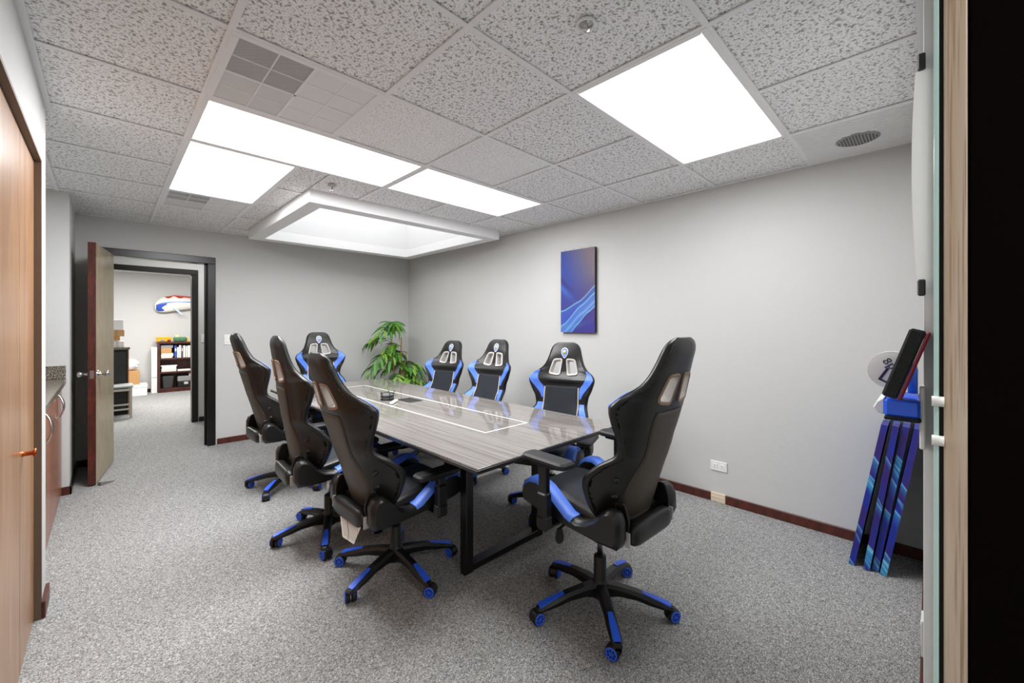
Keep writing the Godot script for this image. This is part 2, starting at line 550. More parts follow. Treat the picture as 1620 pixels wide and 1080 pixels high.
# ---------------------------------------------------------------- walls and floor
func build_shell() -> void:
	struct("floor", span(Vector3(-4.0, -0.1, OFFICE_Z - 0.1), Vector3(5.0, 0.0, 2.2), 0, M.carpet))
	# picture wall
	struct("wall_right", span(Vector3(WALL_R, 0, WALL_A - 0.12), Vector3(WALL_R + 0.12, 2.7, 0.2), 0, M.wall))
	# wall with the hallway door: three pieces round the opening 0.0 .. 0.81
	var st := S()
	cbox(st, Vector3((-0.34 - 0.02) / 2, 1.35, WALL_A - 0.06), Vector3(0.32, 2.7, 0.12))
	cbox(st, Vector3((0.83 + WALL_R) / 2, 1.35, WALL_A - 0.06), Vector3(WALL_R - 0.83, 2.7, 0.12))
	cbox(st, Vector3(0.405, (2.09 + 2.7) / 2, WALL_A - 0.06), Vector3(0.85, 0.61, 0.12))
	struct("wall_far", done(st, M.wall))
	# left wall with the closet opening, then the niche with the counter
	st = S()
	cbox(st, Vector3(WALL_L - 0.06, 1.35, -3.0), Vector3(0.12, 2.7, 0.19))
	cbox(st, Vector3(WALL_L - 0.06, (2.14 + 2.7) / 2, -2.0), Vector3(0.12, 0.56, 1.82))
	cbox(st, Vector3(WALL_L - 0.06, 1.35, 0.55), Vector3(0.12, 2.7, 3.3))
	struct("wall_left", done(st, M.wall))
	struct("wall_niche_side", span(Vector3(-1.02, 0, -3.095), Vector3(WALL_L - 0.12, 2.7, -2.975), 0, M.wall))
	struct("wall_niche_back", span(Vector3(-1.02, 0, -5.02), Vector3(-0.9, 2.7, -3.095), 0, M.wall))
	struct("wall_niche_end", span(Vector3(-1.02, 0, -4.9), Vector3(WALL_L, 2.7, -5.02), 0, M.wall))
	struct("wall_return", span(Vector3(WALL_L - 0.12, 0, -5.02), Vector3(WALL_L, 2.7, WALL_A), 0, M.wall))
	# near wall, seen edge-on from the doorway the camera stands in
	struct("wall_near", span(Vector3(1.62, 0, -0.012), Vector3(WALL_R, 2.7, 0.16), 0, M.wall))
	struct("trim_6", span(Vector3(1.612, 0, -0.0125), Vector3(1.62, TOP, 0.0115), 0.001, M.white))
	struct("wall_near_header", span(Vector3(WALL_L, 2.12, 0.05), Vector3(1.62, 2.7, 0.16), 0, M.wall))
	struct("wall_passage", span(Vector3(1.5, 0, 0.16), Vector3(1.62, 2.7, 2.2), 0, M.wall))
	struct("wall_behind", span(Vector3(WALL_L, 0, 2.2), Vector3(1.62, 2.7, 2.3), 0, M.wall))
	struct("ceiling_passage", span(Vector3(WALL_L, TOP, 0.16), Vector3(1.62, 2.6, 2.2), 0, M.white))
	# hallway beyond the door
	st = S()
	cbox(st, Vector3((-4.0 - 0.02) / 2, 1.35, HALL_Z - 0.06), Vector3(3.98, 2.7, 0.12))
	cbox(st, Vector3((0.87 + 5.0) / 2, 1.35, HALL_Z - 0.06), Vector3(4.13, 2.7, 0.12))
	cbox(st, Vector3(0.425, 2.4, HALL_Z - 0.06), Vector3(0.89, 0.6, 0.12))
	struct("wall_hall", done(st, M.wall))
	struct("wall_hall_end", span(Vector3(-1.6, 0, HALL_Z), Vector3(-1.5, 2.7, WALL_A - 0.12), 0, M.wall))
	struct("wall_hall_end", span(Vector3(4.0, 0, HALL_Z), Vector3(4.1, 2.7, WALL_A - 0.12), 0, M.wall))
	struct("wall_hall_near", span(Vector3(-1.6, 0, WALL_A - 0.12), Vector3(-0.34, 2.7, WALL_A), 0, M.wall))
	struct("ceiling_hall", span(Vector3(-1.6, TOP, HALL_Z), Vector3(4.1, TOP + 0.1, WALL_A - 0.12), 0, M.white))
	struct("wall_office_far", span(Vector3(-3.0, 0, OFFICE_Z - 0.1), Vector3(4.0, 2.7, OFFICE_Z), 0, M.wall))
	struct("wall_office_left", span(Vector3(-2.0, 0, OFFICE_Z), Vector3(-1.9, 2.7, HALL_Z - 0.12), 0, M.wall))
	struct("wall_office_right", span(Vector3(3.4, 0, OFFICE_Z), Vector3(3.5, 2.7, HALL_Z - 0.12), 0, M.wall))
	struct("ceiling_office", span(Vector3(-2.0, TOP, OFFICE_Z), Vector3(3.5, TOP + 0.1, HALL_Z - 0.12), 0, M.white))
	# baseboards
	struct("baseboard_right", span(Vector3(WALL_R - 0.014, 0, WALL_A), Vector3(WALL_R, 0.066, -1.205), 0.003, M.mahogany))
	struct("baseboard_right", span(Vector3(WALL_R - 0.014, 0, -1.095), Vector3(WALL_R, 0.066, -0.015), 0.003, M.mahogany))
	struct("baseboard_far", span(Vector3(0.9, 0, WALL_A), Vector3(WALL_R - 0.014, 0.066, WALL_A + 0.014), 0.003, M.mahogany))
	struct("baseboard_far", span(Vector3(WALL_L, 0, WALL_A), Vector3(-0.09, 0.066, WALL_A + 0.014), 0.003, M.ebony))
	struct("baseboard_return", span(Vector3(WALL_L, 0, WALL_A + 0.014), Vector3(WALL_L + 0.014, 0.066, -4.886), 0.003, M.ebony))
	struct("baseboard_niche", span(Vector3(-0.262, 0, -4.9), Vector3(WALL_L + 0.014, 0.066, -4.886), 0.003, M.mahogany))
	st = S()
	cbox(st, Vector3(WALL_L + 0.007, 0.04, -3.0), Vector3(0.014, 0.08, 0.2), 0.003)
	struct("baseboard_left", done(st, M.mahogany))
	struct("baseboard_near", span(Vector3(1.62, 0, -0.026), Vector3(WALL_R - 0.014, 0.066, -0.012), 0.003, M.mahogany))
	struct("baseboard_hall", span(Vector3(0.93, 0, HALL_Z), Vector3(3.9, 0.07, HALL_Z + 0.014), 0.003, M.ebony))
	struct("baseboard_office", span(Vector3(-1.8, 0, OFFICE_Z), Vector3(3.4, 0.07, OFFICE_Z + 0.014), 0.003, M.ebony))

# ---------------------------------------------------------------- suspended ceiling
func cut(r: Array, h: Array) -> Array:
	# rectangle [x0, z0, x1, z1] minus hole
	if r[2] <= h[0] or r[0] >= h[2] or r[3] <= h[1] or r[1] >= h[3]:
		return [r]
	var out := []
	var x0: float = maxf(r[0], h[0])
	var x1: float = minf(r[2], h[2])
	if r[0] < h[0]: out.append([r[0], r[1], h[0], r[3]])
	if r[2] > h[2]: out.append([h[2], r[1], r[2], r[3]])
	if r[1] < h[1]: out.append([x0, r[1], x1, h[1]])
	if r[3] > h[3]: out.append([x0, h[3], x1, r[3]])
	return out

func build_ceiling() -> void:
	var c := struct("ceiling")
	# what fills a field in place of a tile, by column and row
	var filled := {}
	for k in [[1, 4], [2, 4], [3, 4], [4, 4], [1, 5], [1, 6], [3, 1], [4, 1], [1, 3], [1, 7], [5, 0]]:
		filled[k] = true
	var xs := [-0.9] + GX
	xs[7] = WALL_R
	for i in xs.size() - 1:
		for j in GZ.size() - 1:
			if filled.has([i - 1, j]):
				continue
			var r := [xs[i], GZ[j + 1], xs[i + 1], GZ[j]]
			if i <= 1 and j < 5:
				r[0] = maxf(r[0], WALL_L)
			if i <= 1 and GZ[j] <= -4.9:
				r[0] = maxf(r[0], WALL_L)
			if r[2] - r[0] < 0.03:
				continue
			for q in cut(r, SKY):
				if q[2] - q[0] < 0.03 or q[3] - q[1] < 0.03:
					continue
				var g := 0.007
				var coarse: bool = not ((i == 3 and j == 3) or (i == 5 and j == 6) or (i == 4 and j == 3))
				var st := S()
				cbox(st, Vector3((q[0] + q[2]) / 2, 0, (q[1] + q[3]) / 2), Vector3(q[2] - q[0] - g, 0.016, q[3] - q[1] - g), 0.003)
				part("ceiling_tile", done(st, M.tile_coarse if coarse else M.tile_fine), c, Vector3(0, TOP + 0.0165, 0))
	# tee grid
	for i in range(0, 6):
		var x: float = GX[i]
		if i == 0:
			part("grid_bar", span(Vector3(x - 0.012, TOP, -4.9), Vector3(x + 0.012, TOP + 0.006, -3.1), 0.001, M.tee), c)
			continue
		var z_from: float = WALL_A
		if x > SKY[0] and x < SKY[2]:
			part("grid_bar", span(Vector3(x - 0.012, TOP, WALL_A), Vector3(x + 0.012, TOP + 0.006, SKY[1]), 0.001, M.tee), c)
			z_from = SKY[3]
		var cuts := [[z_from, GZ[0]]]
		if i == 2: cuts = [[WALL_A, GZ[5]], [GZ[4], GZ[0]]]
		if i == 4: cuts = [[z_from, GZ[5]], [GZ[4], GZ[2]], [GZ[1], GZ[0]]]
		for q in cuts:
			part("grid_bar", span(Vector3(x - 0.012, TOP, q[0]), Vector3(x + 0.012, TOP + 0.006, q[1]), 0.001, M.tee), c)
	for j in range(1, 10):
		var z: float = GZ[j]
		var x0: float = WALL_L if (z > -3.1 or z < -4.9) else -0.9
		var runs := [[x0, WALL_R]]
		if z < SKY[3] and z > SKY[1]: runs = [[x0, SKY[0]], [SKY[2], WALL_R]]
		if j == 6: runs = [[x0, GX[1]], [GX[2], SKY[0]], [SKY[2], WALL_R]]
		for q in runs:
			part("grid_bar", span(Vector3(q[0], TOP + 0.0005, z - 0.012), Vector3(q[1], TOP + 0.006, z + 0.012), 0.001, M.tee), c)
	# wall angles
	part("wall_angle", span(Vector3(WALL_R - 0.022, TOP - 0.001, WALL_A), Vector3(WALL_R, TOP + 0.006, 0.0), 0, M.tee), c)
	part("wall_angle", span(Vector3(WALL_L, TOP - 0.001, WALL_A), Vector3(WALL_R - 0.022, TOP + 0.006, WALL_A + 0.022), 0, M.tee), c)
	part("wall_angle", span(Vector3(WALL_L, TOP - 0.001, -3.1), Vector3(WALL_L + 0.022, TOP + 0.006, 0.0), 0, M.tee), c)
	part("wall_angle", span(Vector3(WALL_L, TOP - 0.001, WALL_A), Vector3(WALL_L + 0.022, TOP + 0.006, -4.9), 0, M.tee), c)
	part("wall_angle", span(Vector3(WALL_L, TOP - 0.001, -0.034), Vector3(WALL_R, TOP + 0.006, -0.012), 0, M.tee), c)

	# light panels
	ceiling_light(GX[1], GZ[5], GX[3], GZ[4], "long white light panel beside the square perforated air vent", 6.8)
	ceiling_light(GX[1], GZ[7], GX[2], GZ[5], "white light panel between the long panel and the small vent near the hallway door", 6.8)
	ceiling_light(GX[3], GZ[5], GX[5], GZ[4], "long white light panel running to the picture wall beside the skylight", 3.4)
	ceiling_light(GX[3], GZ[2], GX[5], GZ[1], "white light panel by the round ceiling speaker, apart from the others", 3.5)
	vent(GX[1], GZ[4], GX[2], GZ[3], "square perforated air vent with one dark quarter between tiles and long light")
	vent(GX[1], GZ[8], GX[2], GZ[7], "square perforated air vent next to the light nearest the hallway door")

	# speaker panel
	var sp := thing("ceiling_speaker", Vector3(3.075, TOP, -0.2885), "white ribbed ceiling panel with a round grey speaker grille", "speaker")
	var st := S()
	cbox(st, Vector3(0, 0.008, 0), Vector3(0.592, 0.012, 0.53), 0.001)
	for k in 28:
		cbox(st, Vector3(-0.28 + k * 0.0205, 0.0005, 0), Vector3(0.006, 0.004, 0.52), 0.001)
	part("panel", done(st, M.white), sp)
	st = S()
	lathe(st, [Vector2(0.0, -0.006), Vector2(0.09, -0.005), Vector2(0.1, -0.002), Vector2(0.1, 0.004)], 36)
	var gr := part("grille", done(st, mat(Color(0.6, 0.6, 0.6), 0.5)), sp, Vector3(0.02, 0, -0.005))
	gr.set_meta("label", "round grey speaker grille")
	st = S()
	for a in range(-6, 7):
		for b in range(-6, 7):
			var p := Vector2(a * 0.014, b * 0.014)
			if p.length() < 0.088:
				cbox(st, Vector3(p.x, -0.0065, p.y), Vector3(0.007, 0.003, 0.007), 0.001)
	part("grille_mesh", done(st, mat(Color(0.42, 0.42, 0.42), 0.6)), sp, Vector3(0.02, 0, -0.005))

	# skylight: framed well with textured white sides, daylight from its top
	var sk := thing("skylight", Vector3(0, TOP, 0), "square skylight well with a white box frame below the ceiling", "skylight")
	var d := 0.095
	var ix0 := 1.27
	var iz0 := -5.28
	var ix1 := 3.06
	var iz1 := -3.58
	var fr := [[SKY[0], iz1, SKY[2], SKY[3]], [SKY[0], SKY[1], SKY[2], iz0], [SKY[0], iz0, ix0, iz1], [ix1, iz0, SKY[2], iz1]]
	for q in fr:
		part("frame_board", span(Vector3(q[0], -d, q[1]), Vector3(q[2], 0.02, q[3]), 0.003, M.white), sk)
	var h := 0.75
	part("well_side", span(Vector3(ix0 - 0.03, 0.0201, iz0 - 0.03), Vector3(ix1 + 0.03, h, iz0), 0, M.plaster), sk)
	part("well_side", span(Vector3(ix0 - 0.03, 0.0201, iz1), Vector3(ix1 + 0.03, h, iz1 + 0.03), 0, M.plaster), sk)
	part("well_side", span(Vector3(ix0 - 0.03, 0.0201, iz0), Vector3(ix0, h, iz1), 0, M.plaster), sk)
	part("well_side", span(Vector3(ix1, 0.0201, iz0), Vector3(ix1 + 0.03, h, iz1), 0, M.plaster), sk)
	part("daylight_window", span(Vector3(ix0, h, iz0), Vector3(ix1, h + 0.02, iz1), 0, M.diffuser), sk)
	var l := area(Vector3((ix0 + ix1) / 2, h - 0.02, (iz0 + iz1) / 2), ix1 - ix0 - 0.04, iz1 - iz0 - 0.04, 0.3, Color(0.97, 0.985, 1.0))
	l.name = "daylight"
	sk.add_child(l)

	# sprinklers
	var s1 := thing("sprinkler", Vector3(1.221, TOP, -0.863), "recessed chrome sprinkler head in a white ring among ceiling tiles", "sprinkler")
	st = S()
	lathe(st, [Vector2(0.034, 0.002), Vector2(0.036, -0.006), Vector2(0.03, -0.008), Vector2(0.026, -0.004), Vector2(0.026, 0.002)], 28)
	part("escutcheon", done(st, M.white), s1)
	st = S()
	lathe(st, [Vector2(0.026, 0.001), Vector2(0.012, -0.001), Vector2(0.0, -0.001)], 20)
	part("cup", done(st, M.nickel), s1)
	st = S()
	tube(st, [Vector3(-0.012, 0, 0), Vector3(-0.009, -0.014, 0), Vector3(0, -0.02, 0), Vector3(0.009, -0.014, 0), Vector3(0.012, 0, 0)], 0.002, 6)
	lathe(st, [Vector2(0, -0.024), Vector2(0.013, -0.023), Vector2(0.012, -0.02), Vector2(0, -0.02)], 12)
	part("deflector", done(st, M.chrome), s1)
	var s2 := thing("sprinkler", Vector3(1.231, TOP, -3.22), "small chrome pendant sprinkler beside the skylight frame", "sprinkler")
	st = S()
	lathe(st, [Vector2(0.03, 0.004), Vector2(0.03, -0.004), Vector2(0.012, -0.012), Vector2(0.0, -0.012)], 20)
	part("escutcheon", done(st, M.nickel), s2)
	st = S()
	lathe(st, [Vector2(0.006, -0.012), Vector2(0.005, -0.04), Vector2(0.016, -0.042), Vector2(0.0, -0.045)], 12)
	part("deflector", done(st, M.nickel), s2)

func ceiling_light(x0: float, z0: float, x1: float, z1: float, label: String, energy: float) -> void:
	var t := thing("ceiling_light", Vector3((x0 + x1) / 2, TOP, (z0 + z1) / 2), label, "ceiling light", "recessed ceiling light panels")
	var w := (x1 - x0) / 2
	var d := (z1 - z0) / 2
	for q in [[-w, -d, w, -d + 0.028], [-w, d - 0.028, w, d], [-w, -d + 0.028, -w + 0.028, d - 0.028], [w - 0.028, -d + 0.028, w, d - 0.028]]:
		part("frame", span(Vector3(q[0] + 0.001, -0.002, q[1] + 0.001), Vector3(q[2] - 0.001, 0.012, q[3] - 0.001), 0.002, M.tee), t)
	part("diffuser", span(Vector3(-w + 0.028, 0.005, -d + 0.028), Vector3(w - 0.028, 0.014, d - 0.028), 0, M.diffuser), t)
	part("housing", span(Vector3(-w + 0.01, 0.016, -d + 0.01), Vector3(w - 0.01, 0.1, d - 0.01), 0, M.white), t)
	var l := area(Vector3(0, 0.0035, 0), 2 * w - 0.06, 2 * d - 0.06, energy, Color(0.985, 0.99, 1.0))
	l.name = "lamp_light"
	t.add_child(l)

func perforated(hole: Color, plate: Color, sd: int) -> StandardMaterial3D:
	var m := mat(Color(1, 1, 1), 0.5)
	m.albedo_texture = tex(64, 64, func(x, y):
		var p := Vector2(fmod(x + (8 if int(y / 8) % 2 == 0 else 0), 16.0) - 8.0, fmod(y, 8.0) - 4.0)
		return hole if p.length() < 3.6 else plate)
	m.uv1_scale = Vector3(5, 5, 5)
	return m

func vent(x0: float, z0: float, x1: float, z1: float, label: String) -> void:
	var t := thing("ceiling_vent", Vector3((x0 + x1) / 2, TOP, (z0 + z1) / 2), label, "air vent", "perforated ceiling vents")
	var w := (x1 - x0) / 2 - 0.002
	if not M.has("perf0"):
		M.perf0 = perforated(Color(0.2, 0.2, 0.2), Color(0.8, 0.8, 0.8), 1)
		M.perf1 = perforated(Color(0.66, 0.66, 0.66), Color(0.92, 0.92, 0.92), 2)
		M.perf2 = perforated(Color(0.86, 0.86, 0.86), Color(0.94, 0.94, 0.94), 3)
	var st := S()
	for q in [[-w, -w, w, -w + 0.03], [-w, w - 0.03, w, w], [-w, -w + 0.03, -w + 0.03, w - 0.03], [w - 0.03, -w + 0.03, w, w - 0.03]]:
		cbox(st, Vector3((q[0] + q[2]) / 2, 0.004, (q[1] + q[3]) / 2), Vector3(q[2] - q[0], 0.012, q[3] - q[1]), 0.002)
	cbox(st, Vector3(0, 0.004, 0), Vector3(0.012, 0.01, 2 * w - 0.06), 0.001)
	cbox(st, Vector3(0, 0.004, 0), Vector3(2 * w - 0.06, 0.01, 0.012), 0.001)
	for k in [-0.5, 0.5]:
		cbox(st, Vector3(k * (w - 0.03), 0.005, 0), Vector3(0.006, 0.008, 2 * w - 0.06), 0.001)
		cbox(st, Vector3(0, 0.005, k * (w - 0.03)), Vector3(2 * w - 0.06, 0.008, 0.006), 0.001)
	part("frame", done(st, M.tee), t)
	var e := (2 * w - 0.06) / 4.0
	for a in 4:
		for b in 4:
			var m: Material = M.perf2
			if a < 2: m = M.perf0 if b >= 2 else M.perf1
			var q := S()
			var px := -2 * e + a * e
			var pz := -2 * e + b * e
			uvquad(q, [Vector3(px, 0.004, pz), Vector3(px + e, 0.004, pz), Vector3(px + e, 0.004, pz + e), Vector3(px, 0.004, pz + e)], [Vector2(0, 0), Vector2(1, 0), Vector2(1, 1), Vector2(0, 1)], Vector3.DOWN)
			part("perforated_plate", done(q, m), t)
	part("plenum", span(Vector3(-w, 0.012, -w), Vector3(w, 0.08, w), 0, M.white), t)

# ---------------------------------------------------------------- doorways
func casing(x0: float, x1: float, top: float, z: float, w: float, t: float, m: Material, called: String, wall: float) -> void:
	# flat casing round an opening x0..x1, standing t proud of the wall face z, and the jamb lining of the wall's thickness
	var f := struct(called)
	part("side_casing", span(Vector3(x0 - w, 0, z), Vector3(x0, top, z + t), 0.004, m), f)
	part("side_casing", span(Vector3(x1, 0, z), Vector3(x1 + w, top, z + t), 0.004, m), f)
	part("head_casing", span(Vector3(x0 - w, top, z), Vector3(x1 + w, top + w, z + t), 0.004, m), f)
	part("jamb", span(Vector3(x0 - 0.02, 0, z - wall), Vector3(x0, top + 0.0, z), 0.002, m), f)
	part("jamb", span(Vector3(x1, 0, z - wall), Vector3(x1 + 0.02, top, z), 0.002, m), f)
	part("head_jamb", span(Vector3(x0 - 0.02, top, z - wall), Vector3(x1 + 0.02, top + 0.02, z), 0.002, m), f)

func build_doorways() -> void:
	casing(0.0, 0.81, 2.07, WALL_A, 0.075, 0.02, M.ebony, "trim_1", 0.12)
	casing(0.0, 0.85, 2.085, HALL_Z, 0.072, 0.02, M.ebony, "trim_2", 0.12)
	struct("trim_3", span(Vector3(0.79, 0, WALL_A - 0.075), Vector3(0.81, 2.07, WALL_A - 0.06), 0.003, M.ebony))
	# open door leaf
	var door := struct("door_1")
	door.position = Vector3(0.0, 0, WALL_A + 0.022)
	door.rotation_degrees.y = -90.0 - 9.0
	# local +x runs from the hinge to the free edge
	var wd := 0.745
	part("leaf", span(Vector3(0.0, 0.012, -0.046), Vector3(wd - 0.002, 2.075, 0.0), 0.002, M.door_wood), door)
	part("leaf_edge", span(Vector3(wd - 0.002, 0.012, -0.048), Vector3(wd + 0.004, 2.077, 0.002), 0.001, M.mahogany), door)
	var kn := Vector3(wd - 0.065, 0.95, 0)
	for sg in [-1.0, 1.0]:
		var st := S()
		var base := Transform3D(Basis(Vector3.RIGHT, PI / 2 * sg), kn + Vector3(0, 0, -0.046 if sg < 0 else 0.0))
		lathe(st, [Vector2(0.032, 0.0), Vector2(0.032, 0.006), Vector2(0.02, 0.012), Vector2(0.012, 0.02), Vector2(0.011, 0.034), Vector2(0.02, 0.042), Vector2(0.027, 0.056), Vector2(0.026, 0.068), Vector2(0.018, 0.076), Vector2(0.0, 0.078)], 24, base)
		part("door_knob", done(st, M.chrome), door)
	part("latch_plate", span(Vector3(wd + 0.004, 0.915, -0.036), Vector3(wd + 0.006, 0.985, -0.01), 0.001, M.nickel), door)
	for y in [0.25, 1.05, 1.85]:
		var st := S()
		lathe(st, [Vector2(0.0, 0.0), Vector2(0.006, 0.0), Vector2(0.006, 0.09), Vector2(0, 0.09)], 10, Transform3D(Basis(), Vector3(-0.004, y, 0.004)))
		part("hinge", done(st, M.nickel), door)
	# door stop on the floor by the free edge
	var ds := S()
	prism(ds, [Vector2(0, 0), Vector2(0.11, 0), Vector2(0.11, 0.006), Vector2(0.015, 0.03), Vector2(0, 0.03)], 0.035, Transform3D(Basis(Vector3.UP, 0.7), Vector3.ZERO), 0.003)
	solo("door_stop", done(ds, mat(Color(0.45, 0.44, 0.43), 0.5)), Vector3(-0.05, 0, -4.975), "grey rubber wedge on the carpet at the foot of open door", "door stop")
	# hallway and office lamps
	for q in [[Vector3(0.9, TOP, -6.6), "white light panel in the hallway ceiling", 2.1, 1.15], [Vector3(0.7, TOP, 1.1), "white light panel in the passage ceiling outside the meeting room", 8.0, 0.56], [Vector3(0.6, TOP, -9.3), "white light panel in the office ceiling beyond the hallway", 13.5, 1.6]]:
		var t := thing("ceiling_light", q[0], q[1], "ceiling light", "recessed ceiling light panels")
		part("diffuser", span(Vector3(-q[3] / 2, -0.008, -0.28), Vector3(q[3] / 2, -0.001, 0.28), 0, M.diffuser), t)
		var l := area(Vector3(0, -0.0095, 0), q[3], 0.56, q[2], Color(1, 0.995, 0.985))
		l.name = "lamp_light"
		t.add_child(l)
	# switches
	switch_plate(Vector3(1.005, 1.205, WALL_A), 0, "white light switch plate on grey wall beside hallway door frame")
	switch_plate(Vector3(0.995, 1.186, HALL_Z), 0, "white light switch plate in the hallway beside office door frame")

func switch_plate(at: Vector3, turn: float, label: String) -> void:
	var t := thing("light_switch", at, label, "switch", "", turn)
	part("plate", bmesh(Vector3(0, 0, 0.004), Vector3(0.075, 0.12, 0.008), 0.003, M.plastic_white), t)
	part("rocker", bmesh(Vector3(0, 0, 0.009), Vector3(0.033, 0.066, 0.008), 0.003, M.white), t)

# ---------------------------------------------------------------- closet doors, niche counter
func build_left_side() -> void:
	var cl := struct("door_2")
	# bifold leaves seen along the left wall
	var edges := [-2.903, -2.47, -2.04, -1.61, -1.18]
	for k in 4:
		part("leaf", span(Vector3(WALL_L - 0.06, 0.01, edges[k] + 0.002), Vector3(WALL_L - 0.022, 2.125, edges[k + 1] - 0.002), 0.002, M.closet_wood), cl)
	var st := S()
	var kx := Transform3D(Basis(Vector3.BACK, -PI / 2), Vector3(WALL_L - 0.022, 0.855, -2.53))
	lathe(st, [Vector2(0.012, 0.0), Vector2(0.0095, 0.006), Vector2(0.0085, 0.028), Vector2(0.017, 0.031), Vector2(0.018, 0.037), Vector2(0.0, 0.039)], 20, kx)
	part("knob", done(st, M.copper), cl)
	var tr := struct("trim_4")
	part("head_jamb", span(Vector3(WALL_L - 0.1, 2.128, -2.905), Vector3(WALL_L + 0.002, 2.142, -1.1), 0.001, M.closet_trim), tr)
	part("jamb", span(Vector3(WALL_L - 0.1, 0, -2.912), Vector3(WALL_L + 0.002, 2.142, -2.902), 0.001, M.closet_trim), tr)
	# cabinets
	var zs := [-3.1, -3.985, -4.87]
	var labels := ["reddish wood base cabinet in the niche, next to the closet doors", "reddish wood base cabinet in the niche, next to the hallway door"]
	for k in 2:
		var z0: float = zs[k]
		var z1: float = zs[k + 1]
		var c := thing("base_cabinet", Vector3(-0.56, 0, (z0 + z1) / 2), labels[k], "cabinet", "niche base cabinets")
		var hw := (z0 - z1) / 2 - 0.001
		part("body", span(Vector3(-0.3, 0.0, -hw), Vector3(0.28, 0.9, hw), 0.002, M.cabinet_wood), c)
		for sd in [-1.0, 1.0]:
			var zc: float = sd * (hw / 2)
			var dr := part("door", bmesh(Vector3(0.29, 0.46, zc), Vector3(0.02, 0.86, hw - 0.006), 0.003, M.cabinet_wood), c)
			st = S()
			var pts := []
			for q in 13:
				var a := float(q) / 12
				pts.append(Vector3(0.3 + 0.034 * pow(sin(PI * a), 0.6), 0.69 + 0.18 * a, sd * (0.018 + 0.028 * sin(PI * a))))
			tube(st, pts, 0.005, 8)
			part("handle", done(st, M.chrome), dr)
	var ct := thing("countertop", Vector3(-0.56, 0.9, -3.995), "dark granite countertop with raised splash in the wall niche", "countertop")
	part("slab", span(Vector3(-0.335, 0.0, -0.9), Vector3(0.325, 0.04, 0.895), 0.004, M.granite), ct)
	part("side_splash", span(Vector3(-0.3, 0.04, -0.902), Vector3(0.322, 0.145, -0.88), 0.003, M.granite), ct)
	part("back_splash", span(Vector3(-0.337, 0.04, -0.88), Vector3(-0.315, 0.145, 0.895), 0.003, M.granite), ct)
	var mo := thing("monitor", Vector3(-0.47, 0.94, -4.55), "black flat screen standing on the niche countertop", "monitor")
	part("screen_panel", span(Vector3(-0.3, 0.11, -0.02), Vector3(0.14, 0.43, 0.02), 0.006, M.black), mo)
	part("stand", span(Vector3(-0.12, 0.012, -0.03), Vector3(-0.06, 0.13, 0.0), 0.004, M.black), mo)
	part("foot", span(Vector3(-0.2, 0.0, -0.1), Vector3(0.02, 0.012, 0.1), 0.004, M.black), mo)

